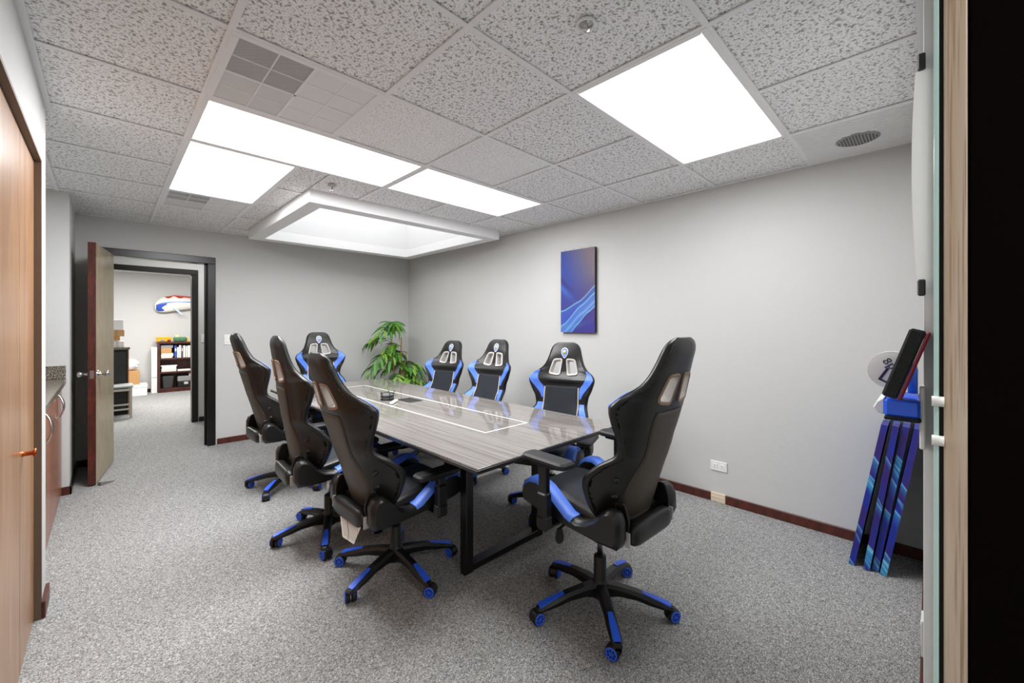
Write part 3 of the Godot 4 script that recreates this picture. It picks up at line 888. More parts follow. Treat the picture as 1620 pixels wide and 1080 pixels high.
# ---------------------------------------------------------------- right edge: glass, paper, eraser tray, leaning canvases
func build_right_side() -> void:
	# dark door frame beside the camera with its lighter edge
	var j := struct("trim_5")
	var dj := mat(Color(0.05, 0.035, 0.03), 0.9)
	dj.metallic_specular = 0.1
	part("dark_jamb", span(Vector3(1.0, 0, 0.0445), Vector3(1.62, 2.12, 0.3), 0.003, dj), j)
	part("wood_edge", span(Vector3(1.0, 0, 0.0165), Vector3(1.5, 2.445, 0.0435), 0.002, M.jamb_wood), j)
	part("gap_shade", span(Vector3(1.012, 0, 0.0115), Vector3(1.6, 2.445, 0.0165), 0, M.black_matte), j)  # black strip standing in for the shade of the gap behind the glass
	var g := thing("glass_panel", Vector3(1.0, 0, 0.0076), "tall clear glass panel with a green edge beside dark door frame", "glass")
	part("pane", span(Vector3(0.004, 0.3, -0.003), Vector3(0.6, 2.44, 0.003), 0, M.glass), g)
	part("polished_edge", span(Vector3(0.0, 0.3, -0.003), Vector3(0.004, 2.44, 0.003), 0.0005, M.glass_edge), g)
	for y in [1.238, 1.172]:
		var st := S()
		lathe(st, [Vector2(0, -0.0065), Vector2(0.0085, -0.0065), Vector2(0.0085, 0.0085), Vector2(0, 0.0085)], 14, Transform3D(Basis(Vector3.RIGHT, PI / 2), Vector3(-0.004, y, 0.001)))
		part("standoff", done(st, M.plastic_white), g)
	# sheets of flip chart paper hanging from a clip
	var fp := thing("flip_chart_paper", Vector3(1.68, 1.78, -0.012), "white flip chart paper clipped to the near wall, bulging outward", "paper")
	var thin := mat(Color(0.96, 0.96, 0.95), 0.8)
	thin.backlight_enabled = true
	thin.backlight = Color(0.85, 0.85, 0.84)
	thin.cull_mode = BaseMaterial3D.CULL_DISABLED
	for q in [[0.0, 1.0], [0.005, 0.55]]:
		var st := S()
		grid(st, 6, 20, func(a: float, b: float):
			var bulge: float = 0.02 * pow(sin(PI * clampf(b * 0.86 + 0.14, 0, 1)), 0.7) * (1.0 - 0.3 * a) * q[1]
			return Vector3(0.62 * a + q[0] * 6, 0.31 - 0.64 * b, -0.002 - bulge))
		part("sheet", done(st, thin), fp)
	var pe := S()
	grid(pe, 4, 20, func(a: float, b: float):
		var bulge: float = 0.014 * pow(sin(PI * clampf(b * 0.9 + 0.1, 0, 1)), 0.7)
		return Vector3(-0.075, 0.29 - 0.6 * b, 0.016 - (bulge + 0.026) * a))
	part("folded_edge", done(pe, thin), fp)
	for y in [0.3, -0.3]:
		part("clip", bmesh(Vector3(-0.085, y + 0.01 * signf(y), -0.004), Vector3(0.014, 0.045, 0.016), 0.003, mat(Color(0.2, 0.2, 0.2), 0.5)), fp)
	# tray with eraser, tape and marker
	var tr := thing("marker_tray", Vector3(1.55, 1.14, -0.012), "bright blue eraser tray with white scoop end on near wall", "tray")
	part("tray_box", span(Vector3(0.0, -0.026, -0.078), Vector3(0.2, 0.022, -0.006), 0.006, M.blue_plastic), tr)
	part("tray_base", span(Vector3(-0.004, -0.036, -0.078), Vector3(0.21, -0.026, -0.004), 0.003, M.black_matte), tr)
	var st := S()
	prism(st, [Vector2(-0.078, 0.024), Vector2(-0.095, 0.01), Vector2(-0.103, -0.008), Vector2(-0.094, -0.022), Vector2(-0.078, -0.026)], 0.16, Transform3D(Basis(Vector3.UP, -PI / 2), Vector3(0.1, 0, 0)), 0.003)
	part("scoop", done(st, M.plastic_white), tr)
	part("wall_bracket", span(Vector3(0.02, -0.11, -0.008), Vector3(0.07, 0.06, 0.004), 0.003, M.plastic_white), tr)
	var er := thing("felt_eraser", Vector3(1.525, 1.178, -0.093), "black felt eraser with red backing leaning upright in blue tray", "eraser")
	er.rotation = Vector3(0.3, 0, 0)
	var felt_n := bytes(FastNoiseLite.TYPE_SIMPLEX, 0.12, 91, 256, 3)
	var felt := tri_tex(mat(Color(0.42, 0.42, 0.42), 0.95), from_bytes(256, func(i): return 20 + felt_n[i] * 0.6), Vector3(9, 9, 9))
	part("felt", span(Vector3(-0.03, 0.0, 0.0), Vector3(0.084, 0.19, 0.033), 0.005, felt), er)
	part("backing", span(Vector3(-0.03, 0.0, 0.0335), Vector3(0.084, 0.19, 0.042), 0.003, mat(Color(0.5, 0.1, 0.18), 0.6)), er)
	var tp := thing("tape_roll", Vector3(1.72, 1.228, -0.082), "round white tape roll with dark lettering behind the felt eraser", "tape roll")
	st = S()
	var face := Transform3D(Basis(Vector3.BACK, PI / 2), Vector3.ZERO)
	lathe(st, [Vector2(0.0, 0.0), Vector2(0.052, 0.0), Vector2(0.056, -0.003), Vector2(0.058, -0.003), Vector2(0.058, -0.045), Vector2(0.0, -0.045)], 40, face)
	part("roll", done(st, mat(Color(0.82, 0.81, 0.8), 0.5)), tp)
	var ink := mat(Color(0.1, 0.12, 0.28), 0.5)
	for q in [["8pd", 0.022, Vector3(-0.0006, 0.014, 0.002), -0.9], ["L", 0.045, Vector3(-0.0006, -0.014, -0.012), -0.5]]:
		var tm := TextMesh.new()
		tm.text = q[0]
		tm.font_size = 32
		tm.pixel_size = q[1] / 24.0
		tm.depth = 0.001
		var o := part("print", tm, tp, q[2])
		o.material_override = ink
		o.basis = Basis(Vector3.UP, -PI / 2) * Basis(Vector3.BACK, q[3])
	var mk := thing("blue_marker", Vector3(1.68, 1.168, -0.035), "blue marker cap standing in the tray beside the wall", "marker")
	st = S()
	lathe(st, [Vector2(0, 0), Vector2(0.011, 0), Vector2(0.011, 0.07), Vector2(0.007, 0.085), Vector2(0, 0.087)], 14)
	part("cap", done(st, mat(Color(0.13, 0.36, 0.7), 0.35)), mk)
	# outlet on the near wall
	var ow := thing("wall_outlet", Vector3(1.9, 0.36, -0.012), "white outlet plate low on the near wall, seen edge on", "outlet")
	part("plate", bmesh(Vector3(0, 0, -0.004), Vector3(0.075, 0.115, 0.008), 0.002, M.plastic_white), ow)
	part("sockets", bmesh(Vector3(0, 0, -0.0085), Vector3(0.034, 0.07, 0.003), 0.001, M.white), ow)
	# leaning canvases
	var set_ := [[3.03, -0.3, -0.16, 11, "purple and teal canvas print leaning foremost of the corner stack"], [3.02, -0.235, -0.115, 12, "teal canvas print leaning second in the corner stack"], [3.04, -0.2, -0.075, 13, "dark violet canvas print leaning third in the corner stack"], [3.02, -0.165, -0.03, 14, "bright blue canvas print leaning hindmost against the near wall"]]
	for q in set_:
		var lean: float = asin(clampf((q[2] - q[1]) / 0.83, -1, 1))
		var cv := thing("canvas_print", Vector3(q[0], 0.002, q[1]), q[4], "canvas", "leaning canvas prints")
		cv.rotation.x = lean
		canvas(cv, 0.34, 0.83, 0.028, wave_tex(q[3]))

# a stretched canvas whose print wraps round its edges: front, wrapped sides, wooden bars behind
func canvas(parent: Node3D, w: float, h: float, t: float, tx: Texture2D) -> void:
	var m := mat(Color(1, 1, 1), 0.45)
	m.albedo_texture = tx
	var st := S()
	var e := 0.08
	# print: the room side (-z), both long edges and the top
	uvquad(st, [Vector3(0, 0, -t), Vector3(w, 0, -t), Vector3(w, h, -t), Vector3(0, h, -t)], [Vector2(e, 1), Vector2(1 - e, 1), Vector2(1 - e, 0), Vector2(e, 0)], Vector3.FORWARD)
	uvquad(st, [Vector3(0, 0, 0), Vector3(0, 0, -t), Vector3(0, h, -t), Vector3(0, h, 0)], [Vector2(0, 1), Vector2(e, 1), Vector2(e, 0), Vector2(0, 0)], Vector3.LEFT)
	uvquad(st, [Vector3(w, 0, -t), Vector3(w, 0, 0), Vector3(w, h, 0), Vector3(w, h, -t)], [Vector2(1 - e, 1), Vector2(1, 1), Vector2(1, 0), Vector2(1 - e, 0)], Vector3.RIGHT)
	uvquad(st, [Vector3(0, h, -t), Vector3(w, h, -t), Vector3(w, h, 0), Vector3(0, h, 0)], [Vector2(e, 0.03), Vector2(1 - e, 0.03), Vector2(1 - e, 0), Vector2(e, 0)], Vector3.UP)
	part("printed_canvas", done(st, m), parent)
	st = S()
	var b := M.black_matte as Material
	cbox(st, Vector3(w / 2, 0.02, -t / 2), Vector3(w - 0.002, 0.04, t - 0.002))
	cbox(st, Vector3(w / 2, h - 0.021, -t / 2), Vector3(w - 0.002, 0.04, t - 0.002))
	cbox(st, Vector3(0.021, h / 2, -t / 2), Vector3(0.04, h - 0.08, t - 0.002))
	cbox(st, Vector3(w - 0.021, h / 2, -t / 2), Vector3(0.04, h - 0.08, t - 0.002))
	part("stretcher", done(st, b), parent)

# abstract print: violet ground with pale blue light ribbons
func wave_tex(sd: int) -> ImageTexture:
	var n := noise(FastNoiseLite.TYPE_SIMPLEX, 1.0, sd, 2)
	var r := RandomNumberGenerator.new()
	r.seed = sd
	var rib := []
	for k in 11:
		rib.append([r.randf_range(-0.1, 1.0), r.randf_range(-0.75, -0.25), r.randf_range(0.02, 0.12), r.randf_range(-0.25, 0.25)])
	return tex(128, 256, func(x, y):
		var u: float = x / 128.0
		var v: float = y / 256.0
		var c := Color(0.2, 0.13, 0.45).lerp(Color(0.1, 0.17, 0.6), clampf(0.5 + n.get_noise_2d(u * 1.6, v * 2.2), 0, 1))
		for q in rib:
			var yy: float = q[0] + q[1] * (u - 0.5) + q[3] * u * u
			var d: float = (v - yy) / q[2]
			if d > 0.0 and d < 1.0:
				c = c.lerp(Color(0.2, 0.6, 0.8), 0.75 * (1.0 - d))
			if absf(d) < 0.12:
				c = c.lerp(Color(0.62, 0.88, 0.93), 0.8 * (1.0 - absf(d) / 0.12))
		return c)

# ---------------------------------------------------------------- things on the walls
func art_tex() -> ImageTexture:
	# the wall print, after its own ribbons: [x, y] in fractions of the front
	var dist := func(p: Vector2, line: Array) -> float:
		# signed height of p above the broken line
		for k in line.size() - 1:
			var a: Vector2 = line[k]
			var b: Vector2 = line[k + 1]
			if p.x >= a.x and p.x <= b.x:
				return p.y - lerpf(a.y, b.y, smoothstep(0, 1, (p.x - a.x) / (b.x - a.x)) * 0.35 + 0.65 * (p.x - a.x) / (b.x - a.x))
		return 9.0
	var l1 := [Vector2(-0.1, 0.75), Vector2(0.08, 0.735), Vector2(0.55, 0.63), Vector2(1.1, 0.42)]
	var l2 := [Vector2(-0.1, 0.955), Vector2(0.1, 0.9), Vector2(0.6, 0.68), Vector2(1.1, 0.5)]
	var l3 := [Vector2(-0.1, 1.22), Vector2(0.2, 1.07), Vector2(0.5, 0.9), Vector2(0.8, 0.76), Vector2(1.1, 0.66)]
	return tex(192, 384, func(x, y):
		var p := Vector2(x / 192.0, y / 384.0)
		var c := Color(0.22, 0.3, 0.66).lerp(Color(0.5, 0.42, 0.47), clampf(p.x * 1.25 - p.y * 0.9, 0, 1))
		c = c.lerp(Color(0.29, 0.19, 0.5), clampf((p.y - 0.3) * 2.0 * (0.25 + p.x), 0, 0.8))
		c = c.lerp(Color(0.23, 0.2, 0.62), clampf((p.y - 0.7) * 5.0, 0, 0.85))
		var swoop: float = p.y - (0.44 + p.x * 0.42)
		if p.x < 0.5:
			c = c.lerp(Color(0.27, 0.5, 0.88), 0.85 * exp(-pow(swoop / 0.045, 2)) * (1.0 - p.x * 2.0))
			c = c.lerp(Color(0.15, 0.12, 0.4), 0.7 * exp(-pow((swoop + 0.09) / 0.035, 2)) * (1.0 - p.x * 2.0))
		var g: float = p.y - (0.93 - 0.12 * pow(p.x - 0.2, 2) * 4.0 * 0.3)
		c = c.lerp(Color(0.28, 0.55, 0.6), 0.7 * exp(-pow(g / 0.03, 2)) * clampf(1.1 - p.x, 0, 1))
		var d1: float = dist.call(p, l1)
		var d2: float = dist.call(p, l2)
		var d3: float = dist.call(p, l3)
		if d1 > 0 and d2 < 0:
			c = c.lerp(Color(0.27, 0.43, 0.85), 0.6)
		if d2 > 0 and d3 < 0:
			c = c.lerp(Color(0.36, 0.58, 0.93), 0.75)
		for d in [d1, d2, d3]:
			c = c.lerp(Color(0.55, 0.86, 0.93), 0.85 * exp(-pow(d / 0.009, 2)))
		if d2 > 0.05 and d3 < 0.0:
			c = c.lerp(Color(0.6, 0.86, 0.95), 0.5 * exp(-pow((d2 - 0.1) / 0.02, 2)))
		return c)

func build_wall_things() -> void:
	var pc := thing("wall_canvas", Vector3(WALL_R - 0.004, 1.3, -2.675), "tall violet and blue abstract canvas hanging on the grey wall", "picture", "", 0)
	pc.rotation.y = -PI / 2
	# local +x runs along world +z, local -z points away from the room: turn the print to the room
	var holder := Node3D.new()
	var w := 0.415
	var h := 0.828
	var t := 0.035
	var m := mat(Color(0.86, 0.86, 0.86), 0.5)
	m.albedo_texture = art_tex()
	var st := S()
	uvquad(st, [Vector3(0, 0, t), Vector3(w, 0, t), Vector3(w, h, t), Vector3(0, h, t)], [Vector2(0, 1), Vector2(1, 1), Vector2(1, 0), Vector2(0, 0)], Vector3.BACK)
	part("printed_canvas", done(st, m), pc)
	holder.free()
	st = S()
	cbox(st, Vector3(w / 2, h / 2, t / 2 - 0.0005), Vector3(w, h, t - 0.001), 0.001)
	part("dark_sides", done(st, mat(Color(0.07, 0.06, 0.1), 0.6)), pc)
	for k in 4:
		st = S()
		tube(st, [Vector3(0.045 + k * 0.103, h, t * 0.6), Vector3(0.045 + k * 0.103, h + 0.014, t * 0.6), Vector3(0.053 + k * 0.103, h + 0.018, t * 0.6)], 0.0016, 6)
		part("hanging_pin", done(st, M.copper), pc)
	# outlet under the picture wall
	var ow := thing("wall_outlet", Vector3(WALL_R, 0.278, -1.147), "white double outlet plate set sideways on the grey picture wall", "outlet")
	part("plate", bmesh(Vector3(-0.004, 0, 0), Vector3(0.008, 0.075, 0.12), 0.003, M.plastic_white), ow)
	for sg in [-1.0, 1.0]:
		var so := part("socket", bmesh(Vector3(-0.0085, 0, sg * 0.026), Vector3(0.003, 0.034, 0.032), 0.001, M.white), ow)
		for q in [-0.006, 0.006]:
			part("slot", bmesh(Vector3(-0.0102, q, sg * 0.026), Vector3(0.0006, 0.003, 0.009), 0, M.black_matte), so)
	var bp := thing("baseboard_plate", Vector3(WALL_R, 0.035, -1.15), "pale beige plate set in a gap of the dark baseboard", "wall plate")
	part("plate", bmesh(Vector3(-0.007, 0, 0), Vector3(0.014, 0.07, 0.107), 0.003, mat(Color(0.86, 0.79, 0.69), 0.5)), bp)
	part("ridge", bmesh(Vector3(-0.015, 0.005, 0), Vector3(0.003, 0.006, 0.1), 0.001, mat(Color(0.9, 0.85, 0.78), 0.5)), bp)

# ---------------------------------------------------------------- office beyond the hallway
func build_office() -> void:
	# bookcase
	var bz := -11.28
	var b := thing("bookcase", Vector3(0.735, 0, bz), "low reddish brown bookcase with three shelves against office wall", "bookcase")
	var wd := 0.9
	var dp := 0.3
	part("side_panel", span(Vector3(0, 0, 0), Vector3(0.03, 1.0, dp), 0.003, M.shelf_wood), b)
	part("side_panel", span(Vector3(wd - 0.03, 0, 0), Vector3(wd, 1.0, dp), 0.003, M.shelf_wood), b)
	part("top_panel", span(Vector3(-0.01, 1.0, 0), Vector3(wd + 0.01, 1.03, dp + 0.01), 0.003, M.shelf_wood), b)
	part("back_panel", span(Vector3(0.03, 0.0, 0), Vector3(wd - 0.03, 1.0, 0.01), 0, M.shelf_wood), b)
	for y in [0.05, 0.39, 0.67]:
		part("shelf", span(Vector3(0.03, y, 0.01), Vector3(wd - 0.03, y + 0.028, dp - 0.005), 0.003, M.shelf_wood), b)
	part("plinth", span(Vector3(0.03, 0, 0.26), Vector3(wd - 0.03, 0.05, 0.285), 0.002, M.shelf_wood), b)
	var X := 0.735 + 0.03
	# books standing on the top shelf
	var y0 := 0.699
	var spines := [[0.035, 0.255, Color(0.2, 0.33, 0.66), "blue binder standing on the bookcase top shelf beside papers"], [0.028, 0.22, Color(0.88, 0.86, 0.8), "cream book beside the blue binder on top shelf"], [0.032, 0.26, Color(0.93, 0.92, 0.9), "tall white binder, second after the blue binder"], [0.022, 0.25, Color(0.3, 0.3, 0.32), "dark grey folder between white binders on top shelf"], [0.036, 0.25, Color(0.9, 0.88, 0.83), "ivory binder after the dark grey folder"], [0.03, 0.24, Color(0.84, 0.83, 0.8), "pale grey binder after the ivory one on top shelf"], [0.036, 0.25, Color(0.95, 0.95, 0.93), "white binder, third from the bookcase side panel"], [0.03, 0.245, Color(0.86, 0.86, 0.84), "light grey binder, second from the bookcase side panel"], [0.034, 0.25, Color(0.92, 0.91, 0.88), "off white binder nearest the bookcase side panel"]]
	var x := X + 0.23
	for q in spines:
		var o := thing("binder", Vector3(x + q[0] / 2, y0, bz), q[3], "binder", "binders on the top shelf")
		var cm := mat(q[2], 0.5)
		part("cover", bmesh(Vector3(0, q[1] / 2, 0.16), Vector3(q[0], q[1], 0.22), 0.003, cm), o)
		part("spine_label", bmesh(Vector3(0, q[1] * 0.66, 0.2706), Vector3(q[0] * 0.6, 0.06, 0.001), 0, M.paper), o)
		x += q[0] + 0.006
	stack(Vector3(X + 0.11, y0, bz + 0.16), [[0.18, 0.035, Color(0.9, 0.89, 0.85)], [0.2, 0.03, Color(0.86, 0.84, 0.78)], [0.19, 0.035, Color(0.92, 0.91, 0.88)]], "pile of white papers left on bookcase top shelf", "paper stack")
	solo("cardboard_carton", bmesh(Vector3(0, 0.055, 0), Vector3(0.17, 0.11, 0.2), 0.003, M.cardboard), Vector3(X + 0.1, y0 + 0.101, bz + 0.16), "small brown carton on the paper pile in bookcase", "box")
	solo("grey_folder_box", bmesh(Vector3(0, 0.03, 0), Vector3(0.19, 0.06, 0.2), 0.003, mat(Color(0.55, 0.57, 0.6), 0.5)), Vector3(X + 0.11, y0 + 0.212, bz + 0.16), "flat grey box on top of the brown carton", "box")
	y0 = 0.419
	stack(Vector3(X + 0.14, y0, bz + 0.16), [[0.24, 0.06, Color(0.85, 0.85, 0.84)], [0.23, 0.05, Color(0.9, 0.9, 0.89)], [0.26, 0.02, Color(0.93, 0.93, 0.92)]], "tall pile of paper reams on bookcase middle shelf", "paper stack")
	stack(Vector3(X + 0.4, y0, bz + 0.17), [[0.22, 0.03, Color(0.92, 0.92, 0.91)]], "thin sheet pile in the middle of the middle shelf", "paper stack")
	stack(Vector3(X + 0.66, y0, bz + 0.17), [[0.26, 0.05, Color(0.85, 0.82, 0.76)], [0.24, 0.04, Color(0.91, 0.9, 0.87)], [0.27, 0.04, Color(0.83, 0.81, 0.78)]], "pile of booklets on middle shelf toward side panel", "paper stack")
	y0 = 0.079
	var wb := S()
	prism(wb, rounded([Vector2(-0.07, 0), Vector2(0.075, 0.0), Vector2(0.1, 0.25), Vector2(-0.085, 0.25)], 0.02), 0.2, Transform3D.IDENTITY, 0.01)
	solo("waste_bin", done(wb, mat(Color(0.2, 0.21, 0.21), 0.5)), Vector3(X + 0.12, y0, bz + 0.18), "dark grey plastic bin on the bookcase bottom shelf", "bin")
	var pr := thing("office_machine", Vector3(X + 0.47, y0, bz + 0.16), "grey and black desktop machine on the bookcase bottom shelf", "machine")
	part("black_base", bmesh(Vector3(0, 0.06, 0), Vector3(0.38, 0.12, 0.22), 0.01, M.black), pr)
	part("grey_body", bmesh(Vector3(-0.03, 0.175, 0), Vector3(0.32, 0.11, 0.2), 0.012, mat(Color(0.55, 0.55, 0.54), 0.5)), pr)
	part("paper_slot", bmesh(Vector3(-0.05, 0.085, 0.111), Vector3(0.07, 0.05, 0.004), 0.001, mat(Color(0.75, 0.75, 0.74), 0.5)), pr)
	var sc := thing("label_box", Vector3(X + 0.6, y0 + 0.231, bz + 0.16), "pale box with a yellow dot on the desktop machine", "box")
	part("carton", bmesh(Vector3(0, 0.03, 0), Vector3(0.26, 0.06, 0.18), 0.003, mat(Color(0.78, 0.76, 0.73), 0.7)), sc)
	part("yellow_dot", bmesh(Vector3(-0.06, 0.03, 0.0905), Vector3(0.05, 0.04, 0.001), 0, M.yellow), sc)
	# toys on top
	var bus := thing("toy_bus", Vector3(0.735 + 0.1, 1.03, bz + 0.16), "yellow toy bus on top of the bookcase", "toy")
	part("body", bmesh(Vector3(0, 0.05, 0), Vector3(0.24, 0.085, 0.1), 0.012, mat(Color(0.92, 0.65, 0.12), 0.4)), bus)
	part("roof_rim", bmesh(Vector3(0, 0.094, 0), Vector3(0.26, 0.02, 0.11), 0.006, mat(Color(0.95, 0.72, 0.15), 0.4)), bus)
	for q in [[-0.03, Color(0.5, 0.5, 0.52)], [0.075, Color(0.5, 0.12, 0.08)]]:
		var ws := S()
		lathe(ws, [Vector2(0, 0.0), Vector2(0.028, 0.0), Vector2(0.028, 0.02), Vector2(0.02, 0.024), Vector2(0, 0.024)], 16, Transform3D(Basis(Vector3.RIGHT, PI / 2), Vector3(q[0], 0.03, 0.045)))
		part("wheel", done(ws, mat(q[1], 0.5)), bus)
	var gt := thing("toy_tractor", Vector3(0.735 + 0.36, 1.03, bz + 0.16), "green toy truck with a yellow blade on top of the bookcase", "toy")
	var gm := mat(Color(0.3, 0.5, 0.36), 0.5)
	part("hull", bmesh(Vector3(0, 0.05, 0), Vector3(0.22, 0.1, 0.1), 0.02, gm), gt)
	part("cab", bmesh(Vector3(-0.05, 0.12, 0), Vector3(0.07, 0.05, 0.07), 0.008, mat(Color(0.88, 0.83, 0.6), 0.5)), gt)
	part("blade", bmesh(Vector3(0.13, 0.035, 0), Vector3(0.03, 0.07, 0.1), 0.004, mat(Color(0.93, 0.72, 0.15), 0.4)), gt)
	for k in 3:
		part("wheel", bmesh(Vector3(-0.075 + 0.07 * k, 0.03, 0.055), Vector3(0.05, 0.05, 0.014), 0.012, mat(Color(0.22, 0.36, 0.28), 0.6)), gt)
	# leaning white board
	var wbd := thing("foam_board", Vector3(0.69, 0, bz + 0.03), "narrow white board standing beside the bookcase", "board")
	part("face", span(Vector3(-0.055, 0, 0.02), Vector3(0.035, 0.93, 0.2), 0.002, M.paper), wbd)
	part("tape_strip", span(Vector3(-0.056, 0.3, 0.2), Vector3(0.036, 0.33, 0.201), 0, mat(Color(0.8, 0.8, 0.78), 0.5)), wbd)
	# boxes on the floor
	var wb2 := thing("white_carton", Vector3(0.36, 0, -10.98), "white shallow carton on office floor under the brown box", "box")
	part("carton", span(Vector3(-0.22, 0, -0.17), Vector3(0.2, 0.2, 0.17), 0.004, M.paper), wb2)
	part("lid", span(Vector3(-0.225, 0.16, -0.175), Vector3(0.205, 0.22, 0.175), 0.004, M.paper), wb2)
	var cb := thing("cardboard_carton", Vector3(0.3, 0.22, -10.98), "brown cardboard carton stacked on the white carton", "box")
	part("carton", span(Vector3(-0.19, 0, -0.15), Vector3(0.15, 0.27, 0.15), 0.004, M.cardboard), cb)
	part("tape_strip", span(Vector3(-0.03, 0.2695, -0.151), Vector3(0.01, 0.272, 0.151), 0, mat(Color(0.82, 0.68, 0.48), 0.3)), cb)
	var st := S()
	var bag_n := noise(FastNoiseLite.TYPE_SIMPLEX, 2.2, 5, 3)
	grid(st, 16, 28, func(a, bb):
		var th: float = PI * a
		var ph: float = TAU * bb
		var v := Vector3(sin(th) * cos(ph), cos(th), sin(th) * sin(ph))
		var r: float = 1.0 + 0.35 * bag_n.get_noise_3d(v.x * 1.2, v.y * 1.2, v.z * 1.2)
		return Vector3(v.x * 0.17, maxf(v.y, -0.85) * 0.11 + 0.09, v.z * 0.13) * r, true)
	var bag := solo("plastic_bag", done(st, mat(Color(0.9, 0.9, 0.9), 0.3)), Vector3(0.28, 0.508, -10.98), "crumpled white plastic bag on the brown carton", "bag")
	# black cabinet with papers
	var kc := thing("office_cabinet", Vector3(0, 0, -8.7), "black panelled cabinet with pale wood edge in the office", "cabinet")
	part("body", span(Vector3(-0.9, 0.0, -0.6), Vector3(0.225, 1.0, 0.0), 0.003, M.black_matte), kc)
	part("edge_band", span(Vector3(0.225, 0.0, -0.6), Vector3(0.238, 1.0, 0.002), 0.001, mat(Color(0.62, 0.4, 0.25), 0.5)), kc)
	part("top_slab", span(Vector3(-0.92, 1.0, -0.62), Vector3(0.25, 1.035, 0.02), 0.003, M.granite), kc)
	part("front_panel", span(Vector3(-0.88, 0.06, 0.0), Vector3(0.21, 0.97, 0.012), 0.003, M.black), kc)
	var pk := [[-0.08, 1.035, 0.22, 0.1, Color(0.93, 0.93, 0.92), "white packet at the bottom of the cabinet pile"], [0.11, 1.035, 0.15, 0.09, Color(0.9, 0.89, 0.87), "white packet beside the lowest one on cabinet top"], [0.0, 1.136, 0.28, 0.065, Color(0.78, 0.56, 0.38), "long brown carton lying in the cabinet pile"], [-0.075, 1.202, 0.165, 0.09, Color(0.9, 0.9, 0.9), "white carton in the middle of the cabinet pile"], [0.1, 1.202, 0.18, 0.1, Color(0.8, 0.63, 0.44), "tan carton in the cabinet pile near its outer end"], [0.02, 1.303, 0.32, 0.16, Color(0.95, 0.95, 0.94), "large white carton on top of the cabinet pile"]]
	for q in pk:
		var o := thing("pile_carton", Vector3(q[0], q[1], -8.95), q[5], "box", "cartons piled on the office cabinet")
		part("carton", bmesh(Vector3(0, q[3] / 2, 0), Vector3(q[2], q[3], 0.26), 0.004, mat(q[4], 0.8)), o)
		part("tape_strip", bmesh(Vector3(0, q[3] * 0.5, 0.1305), Vector3(0.03, q[3] * 0.98, 0.001), 0, mat(q[4].darkened(0.12), 0.4)), o)
	# metal bench
	var bn := thing("metal_stool", Vector3(0.0, 0, -8.48), "light grey metal stool in front of the black cabinet", "stool")
	var sm := mat(Color(0.66, 0.64, 0.6), 0.4)
	part("seat", span(Vector3(-0.22, 0.45, -0.19), Vector3(0.28, 0.485, 0.16), 0.012, mat(Color(0.68, 0.69, 0.68), 0.35)), bn)
	part("apron", span(Vector3(-0.2, 0.4, 0.13), Vector3(0.26, 0.435, 0.15), 0.003, sm), bn)
	for lx in [-0.2, 0.25]:
		for lz in [-0.16, 0.14]:
			part("leg", span(Vector3(lx - 0.014, 0, lz - 0.014), Vector3(lx + 0.014, 0.45, lz + 0.014), 0.003, sm), bn)
	for yy in [0.12, 0.19]:
		part("rail", span(Vector3(-0.19, yy, 0.13), Vector3(0.24, yy + 0.024, 0.15), 0.003, sm), bn)
	# mounted fish
	var fh := thing("mounted_fish", Vector3(0.7, 1.8, OFFICE_Z + 0.09), "white fish sculpture painted red and blue mounted on office wall", "wall sculpture")
	var top_t := [[0.0, 0.03], [0.06, 0.115], [0.15, 0.175], [0.3, 0.195], [0.5, 0.17], [0.8, 0.12], [1.0, 0.05]]
	var bot_t := [[0.0, -0.09], [0.06, -0.15], [0.15, -0.15], [0.3, -0.12], [0.5, -0.08], [0.8, -0.02], [1.0, 0.0]]
	var body_f := func(a: float, bb: float, x0: float, x1: float, o: float) -> Vector3:
		var s: float = lerpf(x0, x1, a)
		var tp: float = curve(top_t, s)
		var bt: float = curve(bot_t, s)
		var k := pow(clampf(sin(PI * clampf(s * 0.97 + 0.015, 0, 1)), 0, 1), 0.5)
		var an := TAU * bb
		return Vector3(s * 1.05, (tp + bt) / 2 + (tp - bt) / 2 * cos(an), (0.075 * k + o) * sin(an))
	st = S()
	grid(st, 26, 22, func(a, bb): return body_f.call(a, bb, 0.0, 1.0, 0.0))
	part("body", done(st, mat(Color(0.9, 0.89, 0.86), 0.25)), fh)
	st = S()
	grid(st, 8, 10, func(a, bb): return body_f.call(a, 0.2 + 0.22 * bb, 0.015, 0.15 + 0.035 * sin(bb * 9.0) - 0.06 * bb * bb, 0.004))
	part("head_paint", done(st, mat(Color(0.2, 0.32, 0.72), 0.25)), fh)
	for q in [[0.14, 0.22, Color(0.72, 0.1, 0.1)], [0.3, 0.4, Color(0.72, 0.12, 0.1)], [0.62, 0.95, Color(0.7, 0.1, 0.1)]]:
		st = S()
		grid(st, 10, 6, func(a, bb): return body_f.call(a, 0.02 + 0.1 * bb * sin(PI * clampf(a * 0.9 + 0.08, 0, 1)), q[0], q[1] + 0.06, 0.004))
		part("red_patch", done(st, mat(q[2], 0.25)), fh)
	st = S()
	grid(st, 20, 2, func(a, bb): return body_f.call(a, 0.2 + 0.03 * bb, 0.1, 0.75, 0.005))
	part("blue_stripe", done(st, mat(Color(0.3, 0.42, 0.75), 0.25)), fh)
	st = S()
	prism(st, [Vector2(0.16, 0.16), Vector2(0.3, 0.215), Vector2(0.6, 0.2), Vector2(0.98, 0.09), Vector2(0.95, 0.05), Vector2(0.4, 0.16)], 0.014, Transform3D.IDENTITY, 0.003)
	part("dorsal_fin", done(st, mat(Color(0.72, 0.12, 0.1), 0.3)), fh)
	st = S()
	prism(st, [Vector2(0.0, 0.0), Vector2(0.05, 0.01), Vector2(0.17, -0.13), Vector2(0.15, -0.14)], 0.012, Transform3D(Basis(Vector3.UP, -0.3), Vector3(0.28, -0.06, 0.05)), 0.003)
